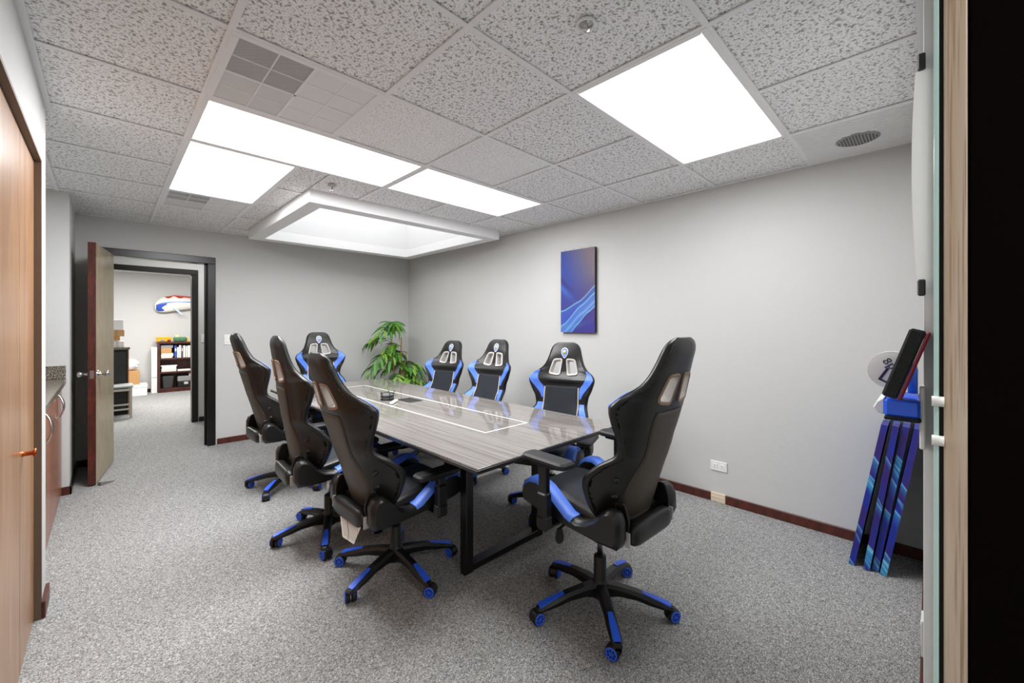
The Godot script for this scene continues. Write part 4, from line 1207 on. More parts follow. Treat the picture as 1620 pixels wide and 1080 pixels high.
	part("pectoral_fin", done(st, mat(Color(0.75, 0.84, 0.95), 0.3)), fh)
	st = S()
	prism(st, [Vector2(0.62, -0.06), Vector2(0.95, 0.0), Vector2(0.9, -0.09)], 0.012, Transform3D.IDENTITY, 0.003)
	part("anal_fin", done(st, mat(Color(0.75, 0.12, 0.12), 0.3)), fh)
	st = S()
	prism(st, [Vector2(1.03, 0.03), Vector2(1.25, 0.2), Vector2(1.18, 0.02), Vector2(1.25, -0.16)], 0.012, Transform3D.IDENTITY, 0.003)
	part("tail_fin", done(st, mat(Color(0.3, 0.42, 0.75), 0.3)), fh)

func stack(at: Vector3, layers: Array, label: String, category: String) -> void:
	var t := thing("paper_pile", at, label, category, "paper piles in the bookcase")
	var y := 0.0
	for q in layers:
		part("bundle", bmesh(Vector3(rng.randf_range(-0.008, 0.008), y + q[1] / 2, 0), Vector3(q[0], q[1] - 0.001, 0.2), 0.003, mat(q[2], 0.8)), t)
		y += q[1]

# ---------------------------------------------------------------- conference table
func build_table() -> void:
	var t := thing("conference_table", Vector3(1.71, 0, -2.93), "long glossy grey-brown conference table with white inlay line", "table")
	var w := 1.16
	var l := 3.14
	part("table_top", bmesh(Vector3(0, 0.7465, 0), Vector3(w - 0.002, 0.007, l - 0.002), 0.002, M.laminate), t)
	part("edge_band", bmesh(Vector3(0, 0.7335, 0), Vector3(w, 0.019, l), 0.003, M.table_edge), t)
	var x0 := 1.546 - 1.71
	var x1 := 1.905 - 1.71
	var z0 := -4.1 + 2.93
	var z1 := -1.79 + 2.93
	for q in [[x0, z0, x0 + 0.011, z1], [x1 - 0.011, z0, x1, z1], [x0 + 0.011, z0, x1 - 0.011, z0 + 0.011], [x0 + 0.011, z1 - 0.011, x1 - 0.011, z1]]:
		part("inlay_strip", span(Vector3(q[0], 0.7495, q[1]), Vector3(q[2], 0.7506, q[3]), 0, M.inlay), t)
	for zz in [1.13, -1.36]:
		var fr := part("leg_frame", span(Vector3(-0.28, 0.694, zz - 0.03), Vector3(0.28, 0.724, zz + 0.03), 0.003, M.black_metal), t)
		for sx in [-1.0, 1.0]:
			part("leg", bmesh(Vector3(sx * 0.29, 0.364, zz), Vector3(0.05, 0.72, 0.06), 0.004, M.black_metal), fr)
		part("foot_bar", span(Vector3(-0.275, 0.012, zz - 0.03), Vector3(0.275, 0.05, zz + 0.03), 0.003, M.black_metal), fr)
		for sx in [-1.0, 1.0]:
			part("levelling_foot", bmesh(Vector3(sx * 0.3, 0.003, zz), Vector3(0.04, 0.006, 0.04), 0.001, M.black_matte), fr)
	part("long_rail", span(Vector3(-0.2, 0.684, -1.33), Vector3(-0.15, 0.724, 1.1), 0.003, M.black_metal), t)
	part("long_rail", span(Vector3(0.15, 0.684, -1.33), Vector3(0.2, 0.724, 1.1), 0.003, M.black_metal), t)
	# cable hatch, remote, wire basket
	var ha := thing("cable_hatch", Vector3(1.785, 0.7505, -3.02), "flat dark cable hatch cover in the table between inlay lines", "hatch", "", 0.05)
	part("plate", bmesh(Vector3(0, 0.0012, 0), Vector3(0.13, 0.0024, 0.19), 0.001, mat(Color(0.14, 0.14, 0.13), 0.35)), ha)
	part("brush_slot", bmesh(Vector3(0, 0.003, -0.07), Vector3(0.1, 0.0012, 0.015), 0.0004, M.black_matte), ha)
	var rm := thing("remote_control", Vector3(1.63, 0.7505, -3.0), "thin white remote control lying on table beside the wire basket", "remote", "", 0.78)
	part("body", bmesh(Vector3(0, 0.009, 0), Vector3(0.135, 0.018, 0.03), 0.005, M.plastic_white), rm)
	for k in 3:
		part("button", bmesh(Vector3(-0.04 + 0.03 * k, 0.0185, 0), Vector3(0.012, 0.002, 0.01), 0.001, mat(Color(0.75, 0.75, 0.74), 0.5)), rm)
	var bk := thing("wire_basket", Vector3(1.66, 0.7505, -3.17), "round black wire coaster holder on the conference table", "coaster holder")
	for y in [0.004, 0.03, 0.052]:
		var st := S()
		var pts := []
		for k in 24:
			pts.append(Vector3(cos(TAU * k / 24) * 0.052, y, sin(TAU * k / 24) * 0.052))
		tube(st, pts, 0.0028, 6, true)
		part("wire_ring", done(st, M.black_metal), bk)
	for k in 5:
		var a := TAU * k / 5 + 0.4
		var st := S()
		tube(st, [Vector3(cos(a) * 0.052, 0.003, sin(a) * 0.052), Vector3(cos(a) * 0.054, 0.055, sin(a) * 0.054), Vector3(cos(a) * 0.06, 0.068, sin(a) * 0.06)], 0.0028, 6)
		part("wire_post", done(st, M.black_metal), bk)
	for k in 4:
		var st := S()
		lathe(st, [Vector2(0, 0), Vector2(0.047, 0.0), Vector2(0.048, 0.002), Vector2(0.048, 0.008), Vector2(0.047, 0.009), Vector2(0, 0.009)], 28)
		var cs := solo("coaster", done(st, mat(Color(0.55, 0.55, 0.54) if k % 2 else Color(0.16, 0.16, 0.16), 0.4)), Vector3(1.66, 0.752 + k * 0.0115, -3.17), ["black coaster at the bottom of the wire holder", "grey coaster second from the bottom in the wire holder", "black coaster just under the topmost one in wire holder", "grey coaster lying topmost in the wire holder"][k], "coaster", "coasters in the wire holder")
	# cord cover on the carpet under the table
	var st2 := S()
	prism(st2, [Vector2(-0.05, 0), Vector2(0.05, 0), Vector2(0.03, 0.014), Vector2(-0.03, 0.014)], 0.95, Transform3D(Basis(Vector3.UP, PI / 2), Vector3.ZERO), 0.001)
	solo("floor_cord_cover", done(st2, mat(Color(0.86, 0.85, 0.82), 0.5)), Vector3(2.3, 0, -2.9), "white cord cover strip on carpet under the table", "cord cover")

# ---------------------------------------------------------------- chairs
const BW := [[0.0, 0.19], [0.06, 0.228], [0.16, 0.258], [0.25, 0.242], [0.335, 0.214], [0.39, 0.222], [0.46, 0.254], [0.527, 0.273], [0.565, 0.256], [0.61, 0.203], [0.66, 0.167], [0.73, 0.142], [0.79, 0.126], [0.82, 0.109], [0.838, 0.086], [0.846, 0.062]]
const BB := [[0.0, 0.085], [0.08, 0.135], [0.17, 0.162], [0.25, 0.125], [0.34, 0.064], [0.44, 0.095], [0.522, 0.118], [0.58, 0.094], [0.64, 0.058], [0.71, 0.045], [0.85, 0.036]]
const HOLE := [Vector2(0.017, 0.703), Vector2(0.09, 0.697), Vector2(0.122, 0.578), Vector2(0.034, 0.567)]
const BL := 0.846

func cap_k(s: float) -> float:
	var k := 1.0
	if s > 0.785: k = sqrt(maxf(0.03, 1.0 - pow((s - 0.785) / 0.0625, 2)))
	if s < 0.03: k = sqrt(maxf(0.1, 1.0 - pow((0.03 - s) / 0.032, 2)))
	return k

func bf(u: float, s: float, o := 0.0) -> Vector3:
	var w := curve(BW, s)
	var b := curve(BB, s)
	var zc := 0.05 - 0.014 * smoothstep(0.55, 0.6, s) + 0.022 * exp(-pow((s - 0.528) / 0.03, 2)) + 0.012 * exp(-pow((s - 0.74) / 0.07, 2))
	var z := zc + (b - zc) * pow(absf(u), 2.4)
	z = 0.02 + (z - 0.02) * (cap_k(s) if s > 0.4 else 1.0)
	return Vector3((w - 0.015) * u, s, z + o)

func bb_(u: float, s: float, o := 0.0) -> Vector3:
	var w := curve(BW, s)
	var b := curve(BB, s)
	var z := -0.014 + (b - 0.034 + 0.014) * pow(absf(u), 3.0)
	z = 0.02 + (z - 0.02) * (cap_k(s) if s > 0.4 else 1.0)
	return Vector3((w - 0.015) * u, s, z - o)

# raised patch on the front (or back) surface between inner and outer curves of u over s0..s1
func patch(ui: Array, uo: Array, s0: float, s1: float, sg: float, lift: float, m: Material, back := false, na := 10, nb := 26) -> ArrayMesh:
	var st := S()
	grid(st, na + 2, nb + 2, func(a: float, b: float):
		var ia := roundi(a * (na + 2))
		var ib := roundi(b * (nb + 2))
		var edge: bool = ia == 0 or ib == 0 or ia == na + 2 or ib == nb + 2
		var aa := clampf((ia - 1.0) / na, 0, 1)
		var s := lerpf(s0, s1, clampf((ib - 1.0) / nb, 0, 1))
		var u := lerpf(curve(ui, s), curve(uo, s), aa) * sg
		var o := -0.002 if edge else lift
		return bb_(u, s, o) if back else bf(u, s, o), (sg > 0) == back)
	return done(st, m)

func make_chair() -> Node3D:
	var c := Node3D.new()
	c.name = "gaming_chair"
	var st: SurfaceTool
	# ---- star base
	st = S()
	lathe(st, [Vector2(0.0, 0.06), Vector2(0.042, 0.06), Vector2(0.05, 0.08), Vector2(0.048, 0.118), Vector2(0.034, 0.134), Vector2(0.03, 0.14), Vector2(0.03, 0.25), Vector2(0.026, 0.255), Vector2(0.0, 0.255)], 24)
	var base := part("star_base", done(st, M.black), c)
	st = S()
	var prof := [[0.025, 0.13, 0.068, 0.03], [0.09, 0.127, 0.082, 0.027], [0.17, 0.115, 0.078, 0.025], [0.23, 0.1, 0.066, 0.027], [0.29, 0.084, 0.058, 0.026], [0.325, 0.072, 0.056, 0.02], [0.335, 0.064, 0.058, 0.014]]
	for k in prof.size() - 1:
		var A: Array = prof[k]
		var B: Array = prof[k + 1]
		var ring := func(q: Array) -> Array:
			return [Vector3(-q[3] * 0.62, q[1], q[0]), Vector3(q[3] * 0.62, q[1], q[0]), Vector3(q[3], q[1] - 0.014, q[0]), Vector3(q[3] * 0.85, q[2], q[0]), Vector3(-q[3] * 0.85, q[2], q[0]), Vector3(-q[3], q[1] - 0.014, q[0])]
		var ra: Array = ring.call(A)
		var rb: Array = ring.call(B)
		for i in 6:
			var j := (i + 1) % 6
			quad(st, ra[i], ra[j], rb[j], rb[i], (ra[i] + rb[j]) * 0.5 - Vector3(0, (A[1] + A[2]) / 2, (A[0] + B[0]) / 2))
		if k == prof.size() - 2:
			quad(st, rb[0], rb[1], rb[2], rb[5], Vector3.BACK); quad(st, rb[5], rb[2], rb[3], rb[4], Vector3.BACK)
	var arm := done(st, M.black)
	st = S()
	var ap := [[0.195, 0.1095, 0.0105], [0.25, 0.0965, 0.0155], [0.305, 0.0805, 0.017], [0.322, 0.075, 0.0145]]
	for k in ap.size() - 1:
		var A: Array = ap[k]
		var B: Array = ap[k + 1]
		quad(st, Vector3(-A[2], A[1] + 0.003, A[0]), Vector3(A[2], A[1] + 0.003, A[0]), Vector3(B[2], B[1] + 0.003, B[0]), Vector3(-B[2], B[1] + 0.003, B[0]), Vector3.UP)
		for sx in [-1.0, 1.0]:
			quad(st, Vector3(sx * A[2], A[1] + 0.003, A[0]), Vector3(sx * B[2], B[1] + 0.003, B[0]), Vector3(sx * B[2], B[1] - 0.004, B[0]), Vector3(sx * A[2], A[1] - 0.004, A[0]), Vector3(sx, 0, 0))
	var accent := done(st, M.blue_plastic)
	# caster: hood and stem, two tyres, blue spoked covers
	st = S()
	lathe(st, [Vector2(0.008, 0.07), Vector2(0.008, 0.05), Vector2(0.006, 0.05)], 10)
	for k in 9:
		var a0 := lerpf(-0.35, PI * 0.72, k / 9.0)
		var a1 := lerpf(-0.35, PI * 0.72, (k + 1) / 9.0)
		var o := Vector3(0, 0.03, 0.016)
		var p0 := o + Vector3(0, sin(a0), cos(a0)) * 0.0315
		var p1 := o + Vector3(0, sin(a1), cos(a1)) * 0.0315
		var q0 := o + Vector3(0, sin(a0), cos(a0)) * 0.024
		var q1 := o + Vector3(0, sin(a1), cos(a1)) * 0.024
		var X := Vector3(0.0125, 0, 0)
		quad(st, p0 - X, p0 + X, p1 + X, p1 - X, p0 - o)
		quad(st, p0 - X, p1 - X, q1 - X, q0 - X, Vector3.LEFT)
		quad(st, p0 + X, p1 + X, q1 + X, q0 + X, Vector3.RIGHT)
	var hood := done(st, M.black)
	st = S()
	var ax := Transform3D(Basis(Vector3.BACK, -PI / 2), Vector3.ZERO)
	lathe(st, [Vector2(0, 0.004), Vector2(0.024, 0.004), Vector2(0.0285, 0.006), Vector2(0.03, 0.01), Vector2(0.03, 0.02), Vector2(0.0275, 0.0245), Vector2(0.022, 0.0255), Vector2(0, 0.0245)], 24, ax)
	var wheel := done(st, M.wheel)
	st = S()
	lathe(st, [Vector2(0.0185, 0.0255), Vector2(0.0195, 0.0285), Vector2(0.0245, 0.0282), Vector2(0.0262, 0.0255)], 24, ax)
	lathe(st, [Vector2(0.0065, 0.0255), Vector2(0.006, 0.0282), Vector2(0.0, 0.0285)], 12, ax)
	for k in 7:
		cbox(st, Vector3(0.0268, 0, 0.0125), Vector3(0.003, 0.0046, 0.0145), 0.0006, Transform3D(Basis(Vector3.RIGHT, TAU * k / 7), Vector3.ZERO))
	var cover := done(st, M.blue_plastic)
	for k in 5:
		var yaw := Basis(Vector3.UP, TAU * k / 5)
		var o1 := part("base_arm", arm, base); o1.basis = yaw
		var o2 := part("arm_accent", accent, base); o2.basis = yaw
		var spot := yaw * Vector3(0, 0, 0.315)
		var turn := Basis(Vector3.UP, TAU * k / 5 + [0.6, -1.1, 2.0, 0.2, -2.2][k])
		var o3 := part("caster", hood, base, spot); o3.basis = turn
		for sg in [0.0, PI]:
			# the two tyres share one axle: the second is the first turned half round
			var b2 := turn * Basis(Vector3.UP, sg)
			var hub := spot + turn * Vector3(0, 0.03, 0.016)
			var o4 := part("wheel", wheel, base, hub); o4.basis = b2
			var o5 := part("wheel_cover", cover, base, hub); o5.basis = b2
	# ---- lift and mechanism
	st = S()
	lathe(st, [Vector2(0, 0.2), Vector2(0.014, 0.2), Vector2(0.014, 0.4), Vector2(0, 0.4)], 18)
	part("gas_lift", done(st, M.chrome), c)
	st = S()
	cbox(st, Vector3(0, 0.39, -0.01), Vector3(0.2, 0.045, 0.26), 0.01)
	cbox(st, Vector3(0, 0.36, 0), Vector3(0.08, 0.04, 0.09), 0.01)
	part("seat_mechanism", done(st, M.black), c)
	st = S()
	tube(st, [Vector3(0.08, 0.382, 0.07), Vector3(0.16, 0.376, 0.08), Vector3(0.2, 0.36, 0.085)], 0.006, 8)
	prism(st, rounded([Vector2(-0.012, 0.0), Vector2(0.012, 0.0), Vector2(0.022, -0.05), Vector2(0.012, -0.075), Vector2(-0.014, -0.072), Vector2(-0.022, -0.045)], 0.012), 0.012, Transform3D(Basis(Vector3.UP, -0.6), Vector3(0.2, 0.365, 0.085)), 0.003)
	part("height_lever", done(st, M.black), c)
	# ---- seat
	st = S()
	grid(st, 20, 30, func(a: float, b: float):
		# closed section round x at each depth
		var z := lerpf(-0.215, 0.292, b)
		var fr := clampf((b - 0.86) / 0.14, 0, 1)
		var topy := 0.487 + 0.045 * smoothstep(0.1, 0.8, b) - 0.045 * fr * fr
		var boty := 0.415 + 0.02 * b + 0.03 * fr * fr
		var an := TAU * a
		var cx := signf(cos(an)) * pow(absf(cos(an)), 0.35)
		var cy := signf(sin(an)) * pow(absf(sin(an)), 0.45)
		return Vector3(cx * 0.19, (topy + boty) / 2 + cy * (topy - boty) / 2, z))
	for e in [-0.215, 0.292]:
		quad(st, Vector3(-0.18, 0.44, e), Vector3(0.18, 0.44, e), Vector3(0.18, 0.487, e), Vector3(-0.18, 0.487, e), Vector3(0, 0, e))
	part("seat_cushion", done(st, M.leather), c)
	st = S()
	grid(st, 8, 22, func(a: float, b: float):
		var bq := lerpf(0.06, 0.93, b)
		var fr := clampf((bq - 0.86) / 0.14, 0, 1)
		var edge: bool = a < 0.01 or a > 0.99 or b < 0.01 or b > 0.99
		return Vector3(lerpf(-0.145, 0.145, a), 0.487 + 0.045 * smoothstep(0.1, 0.8, bq) - 0.045 * fr * fr + (-0.003 if edge else 0.006), lerpf(-0.215, 0.292, bq)), true)
	part("seat_insert", done(st, M.insert), c)
	var side := [Vector2(-0.25, 0.405), Vector2(-0.266, 0.44), Vector2(-0.264, 0.51), Vector2(-0.25, 0.545), Vector2(-0.22, 0.558), Vector2(-0.185, 0.545), Vector2(-0.145, 0.5), Vector2(-0.1, 0.468), Vector2(-0.05, 0.457), Vector2(0.0, 0.47), Vector2(0.06, 0.512), Vector2(0.12, 0.555), Vector2(0.18, 0.577), Vector2(0.235, 0.57), Vector2(0.275, 0.54), Vector2(0.294, 0.49), Vector2(0.285, 0.45), Vector2(0.2, 0.432), Vector2(0.0, 0.412), Vector2(-0.15, 0.402)]
	st = S()
	# local x of the polygon runs along +z of the chair
	var sxf := Transform3D(Basis(Vector3(0, 0, 1), Vector3(0, 1, 0), Vector3(-1, 0, 0)), Vector3.ZERO)
	prism(st, side, 0.078, sxf, 0.016, true)
	var bol := done(st, M.leather)
	st = S()
	var strip := [Vector2(-0.03, 0.461), Vector2(0.0, 0.47), Vector2(0.06, 0.512), Vector2(0.12, 0.555), Vector2(0.18, 0.577), Vector2(0.235, 0.57), Vector2(0.272, 0.543), Vector2(0.285, 0.515)]
	for k in strip.size() - 1:
		var a: Vector2 = strip[k]
		var b: Vector2 = strip[k + 1]
		var na := Vector2(-(strip[mini(k + 1, 7)] - strip[maxi(k - 1, 0)]).y, (strip[mini(k + 1, 7)] - strip[maxi(k - 1, 0)]).x).normalized()
		var nb := Vector2(-(strip[mini(k + 2, 7)] - strip[k]).y, (strip[mini(k + 2, 7)] - strip[k]).x).normalized()
		var P := func(p: Vector2, n: Vector2, x: float, d: float) -> Vector3: return Vector3(x, p.y + n.y * d, p.x + n.x * d)
		st.set_smooth_group(0)
		var row := [[-0.041, -0.016], [-0.036, -0.006], [-0.024, 0.004], [0.024, 0.004], [0.036, -0.006], [0.041, -0.016]]
		for r in 5:
			quad(st, P.call(a, na, row[r][0], row[r][1]), P.call(a, na, row[r + 1][0], row[r + 1][1]), P.call(b, nb, row[r + 1][0], row[r + 1][1]), P.call(b, nb, row[r][0], row[r][1]), Vector3(row[r][0] + row[r + 1][0], 0.02 * na.y + 0.01, 0.02 * na.x))
	var bolb := done(st, M.blue)
	for sx in [-1.0, 1.0]:
		var o := part("seat_bolster", bol, c, Vector3(sx * 0.218, 0, 0))
		part("blue_panel", bolb, o)
		st = S()
		cbox(st, Vector3(sx * 0.176, 0.475, -0.1), Vector3(0.012, 0.05, 0.16), 0.004, Transform3D(Basis(Vector3.RIGHT, -0.12), Vector3(0, -0.01, 0)))
		part("side_piping", done(st, M.piping), c)
		st = S()
		prism(st, rounded([Vector2(-0.252, 0.41), Vector2(-0.27, 0.5), Vector2(-0.245, 0.575), Vector2(-0.2, 0.57), Vector2(-0.19, 0.45)], 0.03), 0.012, sxf, 0.003)
		part("hinge_plate", done(st, M.black), c, Vector3(sx * 0.17, 0, 0.0))
		part("hinge_link", bmesh(Vector3(sx * 0.183, 0.435, -0.262), Vector3(0.006, 0.06, 0.03), 0.002, M.rim_grey), c)
	st = S()
	grid(st, 20, 14, func(a: float, b: float):
		var an := TAU * a
		var k := pow(maxf(0.0, 1.0 - pow(absf(b * 2 - 1), 8)), 0.5)
		return Vector3(lerpf(-0.172, 0.172, b), 0.437 + signf(sin(an)) * pow(absf(sin(an)), 0.6) * 0.046 * k, -0.262 + signf(cos(an)) * pow(absf(cos(an)), 0.6) * 0.03 * k), true)
	part("lower_back_pad", done(st, M.leather), c)
	# ---- armrests
	for sx in [-1.0, 1.0]:
		st = S()
		cbox(st, Vector3(sx * 0.3, 0.425, 0.09), Vector3(0.055, 0.07, 0.066), 0.012)
		cbox(st, Vector3(sx * 0.3, 0.5, 0.09), Vector3(0.046, 0.12, 0.058), 0.008)
		cbox(st, Vector3(sx * 0.22, 0.4, 0.09), Vector3(0.18, 0.016, 0.05), 0.004)
		part("armrest_sleeve", done(st, M.black), c)
		st = S()
		cbox(st, Vector3(sx * 0.3, 0.52, 0.09), Vector3(0.034, 0.17, 0.046), 0.005)
		cbox(st, Vector3(sx * 0.3, 0.602, 0.085), Vector3(0.06, 0.012, 0.15), 0.004)
		var ar := part("armrest", done(st, M.black_metal), c)
		st = S()
		prism(st, rounded([Vector2(-0.046, -0.13), Vector2(0.046, -0.13), Vector2(0.046, 0.13), Vector2(-0.046, 0.13)], 0.03), 0.03, Transform3D(Basis(Vector3.RIGHT, -PI / 2), Vector3(sx * 0.3, 0.623, 0.07)), 0.009)
		part("arm_pad", done(st, M.pad), ar)
	# ---- backrest
	st = S()
	var hole_out := rounded(HOLE, 0.022)
	var mid := PackedVector2Array()
	var cen := Vector2(0.066, 0.637)
	for p in hole_out:
		mid.append(p + (cen - p).normalized() * 0.006)
	var keep := func(a: float, b: float) -> bool:
		var s := b * BL
		var x := absf((curve(BW, s) - 0.015) * (a * 2 - 1))
		return not Geometry2D.is_point_in_polygon(Vector2(x, s), mid)
	grid(st, 60, 130, func(a: float, b: float): return bf(a * 2 - 1, b * BL), true, keep)
	grid(st, 60, 130, func(a: float, b: float): return bb_(a * 2 - 1, b * BL), false, keep)
	for sg in [-1.0, 1.0]:
		grid(st, 8, 130, func(a: float, b: float):
			var s := b * BL
			var f := bf(sg, s)
			var r := bb_(sg, s)
			var cc := (f + r) * 0.5
			var an := lerpf(PI / 2, -PI / 2, a)
			return cc + Vector3(sg * cos(an) * 0.015, 0, sin(an) * (f.z - r.z) * 0.5), sg < 0)
	for e in [0.0, BL]:
		for k in 20:
			var u0 := k / 10.0 - 1.0
			var u1 := (k + 1) / 10.0 - 1.0
			quad(st, bf(u0, e), bf(u1, e), bb_(u1, e), bb_(u0, e), Vector3(0, e - 0.4, 0))
	var back := part("backrest", done(st, M.leather), c, Vector3(0, 0.444, -0.195))
	back.rotation.x = -0.272
	for sg in [-1.0, 1.0]:
		part("blue_wing_panel", patch([[0.375, 0.74], [0.42, 0.64], [0.46, 0.62], [0.5, 0.71], [0.53, 0.76], [0.56, 0.82], [0.6, 0.95]], [[0.375, 0.8], [0.42, 0.83], [0.46, 0.9], [0.5, 0.985], [0.53, 1.02], [0.6, 1.02]], 0.378, 0.6, sg, 0.0035, M.blue), back)
		part("blue_lumbar_panel", patch([[0.1, 0.7], [0.34, 0.69]], [[0.1, 0.9], [0.2, 0.99], [0.34, 0.97]], 0.1, 0.342, sg, 0.0035, M.blue), back)
		# pale piping beside the insert
		var pts := []
		for k in 18:
			var s := lerpf(0.04, 0.47, k / 17.0)
			pts.append(bf(sg * (lerpf(0.152, 0.139, k / 17.0)) / (curve(BW, s) - 0.015), s, 0.007))
		st = S()
		tube(st, pts, 0.0055, 8)
		part("insert_piping", done(st, M.piping), back)
		# window rims: a grey ring that lines the opening, and a thin lip behind
		for fb in 2:
			st = S()
			var n := hole_out.size()
			var P := func(i: int, inset: float, depth: float) -> Vector3:
				# depth 0 is proud of the face, 1 proud of the opposite face
				var p: Vector2 = hole_out[i % n]
				var q := p + (cen - p).normalized() * inset
				var u := clampf(q.x / (curve(BW, q.y) - 0.015), 0, 1)
				var f := bf(u, q.y).z + 0.007
				var r := bb_(u, q.y).z - 0.005
				return Vector3(sg * q.x, q.y, lerpf(f, r, depth) if fb == 0 else lerpf(r, f, depth))
			st.set_smooth_group(0)
			var prof2 := [[-0.006, 0.15], [-0.005, 0.02], [0.001, 0.0], [0.01, 0.02], [0.0125, 0.08], [0.0105, 0.97]] if fb == 0 else [[-0.004, 0.1], [-0.003, 0.0], [0.002, -0.02], [0.0095, 0.02], [0.0095, 0.1]]
			for i in n:
				for k in prof2.size() - 1:
					var A: Vector3 = P.call(i, prof2[k][0], prof2[k][1])
					var B: Vector3 = P.call(i + 1, prof2[k][0], prof2[k][1])
					var C: Vector3 = P.call(i + 1, prof2[k + 1][0], prof2[k + 1][1])
					var D: Vector3 = P.call(i, prof2[k + 1][0], prof2[k + 1][1])
					if fb == 0 == (sg > 0): quad(st, A, B, C, D)
					else: quad(st, D, C, B, A)
			part("window_rim" if fb == 0 else "window_lip", done(st, M.rim_grey if fb == 0 else M.rim_back), back)
		for q in [[0.78, 0.215], [0.73, 0.14]]:
			st = S()
			var at := bb_(sg * q[0], q[1])
			lathe(st, [Vector2(0.0145, -0.001), Vector2(0.014, 0.004), Vector2(0.009, 0.009), Vector2(0, 0.0105)], 16, Transform3D(Basis(Vector3.RIGHT, -PI / 2).rotated(Vector3.UP, -sg * 0.75), at))
			part("button", done(st, M.button), back)
		# seam piping along the edge
		pts = []
		for k in 60:
			var s := lerpf(0.01, BL - 0.004, k / 59.0)
			pts.append(bf(sg, s) + Vector3(sg * 0.006, 0, -0.003))
		st = S()
		tube(st, pts, 0.0035, 6)
		part("edge_seam", done(st, M.black), back)
	part("front_insert", patch([[0.03, 0.75], [0.2, 0.64], [0.3, 0.72], [0.48, 0.53]], [[0.03, -0.75], [0.2, -0.64], [0.3, -0.72], [0.48, -0.53]], 0.035, 0.478, 1.0, 0.009, M.insert, false, 14, 26), back)
	part("rear_panel", patch([[0.02, 0.62], [0.3, 0.55], [0.54, 0.42]], [[0.02, -0.62], [0.3, -0.55], [0.54, -0.42]], 0.03, 0.535, 1.0, 0.004, M.back_leather, true, 14, 26), back)
	# emblem: white shield, blue ring, yellow heart
	var sh := [Vector2(0, 0.046), Vector2(0.022, 0.034), Vector2(0.029, 0.02), Vector2(0.027, -0.008), Vector2(0.013, -0.034), Vector2(0.0, -0.047), Vector2(-0.013, -0.034), Vector2(-0.027, -0.008), Vector2(-0.029, 0.02), Vector2(-0.022, 0.034)]
	var zf := bf(0.0, 0.752).z
	var em := [[1.0, M.plastic_white, "emblem", 0.004], [0.84, M.blue, "emblem_blue", 0.0055], [0.54, M.plastic_white, "emblem_inner", 0.007], [0.46, M.blue, "emblem_core", 0.0085]]
	for q in em:
		st = S()
		var pl := []
		for p in sh: pl.append(p * q[0])
		prism(st, pl, 0.008, Transform3D(Basis(Vector3.RIGHT, 0.03), Vector3(0, 0.752, zf + q[3] - 0.003)), 0.001)
		part(q[2], done(st, q[1]), back)
	st = S()
	lathe(st, [Vector2(0.0125, 0.0), Vector2(0.012, 0.0035), Vector2(0, 0.004)], 18, Transform3D(Basis(Vector3.RIGHT, PI / 2), Vector3(0, 0.756, zf + 0.009)))
	part("emblem_heart", done(st, M.yellow), back)
	return c

# [x, z, yaw, lift of the seat, base turn, extra recline, armrest lift, label]
const CHAIRS := [
	[1.117, -3.869, 92, 0.044, -47, 0, 0, "black and blue gaming chair on aisle side of table, nearest the hallway door"],
	[1.045, -2.785, 87, 0.023, -25, -0.11, 0, "black and blue gaming chair, middle one of three along the aisle side"],
	[1.152, -2.1, 91, -0.022, 1, 0.035, 0, "black and blue gaming chair with a white paper tag hanging below its back"],
	[1.755, -4.76, -6.3, 0.02, 20, -0.02, 0, "black and blue gaming chair at the table head before the hallway door wall"],
	[2.42, -3.754, -76, -0.053, 10, 0.07, -0.02, "black and blue gaming chair on picture wall side, closest to potted plant"],
	[2.4, -2.992, -83, -0.03, 40, 0.028, -0.02, "black and blue gaming chair, middle one of three facing the aisle side"],
	[2.378, -1.991, -69, -0.043, -75, -0.03, -0.02, "black and blue gaming chair on picture wall side, farthest from potted plant"],
	[1.706, -1.124, 178, 0.056, 28, 0.014, 0.085, "black and blue gaming chair with raised armrests at table end opposite hallway door"]]

func build_chairs() -> void:
	var proto := make_chair()
	for k in CHAIRS.size():
		var q: Array = CHAIRS[k]
		var c: Node3D = proto if k == CHAIRS.size() - 1 else proto.duplicate()
		c.name = numbered("gaming_chair")
		add_child(c)
		c.position = Vector3(q[0], 0, q[1])
		c.rotation_degrees.y = q[2]
		tag(c, q[7], "chair", "gaming chairs round the conference table")
		for ch in c.get_children():
			var n := String(ch.name)
			if n.begins_with("star_base"):
				ch.rotation_degrees.y = q[4] - q[2]
				continue
			ch.position.y += q[3]
			if n.begins_with("backrest"):
				ch.rotation.x -= q[5]
			if n.begins_with("armrest") and not n.begins_with("armrest_sleeve"):
				ch.position.y += q[6]
		if k == 2:
			# printed care tag under the lower back pad
			var tx := tex(64, 96, func(x, y):
				var ink: bool = x > 8 and x < 56 and y > 8 and y < 88 and (y % 7) < 2 and (x * 7 + y * 13) % 11 > 2
				if y > 60 and y < 64 and x > 6: ink = true
				return Color(0.35, 0.35, 0.35) if ink else Color(0.93, 0.92, 0.9))
			var m := mat(Color(1, 1, 1), 0.8)
			m.albedo_texture = tx
			m.cull_mode = BaseMaterial3D.CULL_DISABLED
			var st := S()
			for side in [0.0, 0.0008]:
				uvquad(st, [Vector3(-0.11, 0.01, side), Vector3(0.13, 0.01, side), Vector3(0.05, -0.085, side - 0.02), Vector3(-0.08, -0.075, side - 0.02)], [Vector2(0, 0), Vector2(0, 1), Vector2(1, 1), Vector2(1, 0.3)], Vector3(0, 0, -1 if side == 0.0 else 1))
			var tg := part("care_tag", done(st, m), c, Vector3(-0.05, 0.4 + q[3], -0.28))
			tg.set_meta("label", "white printed paper tag")

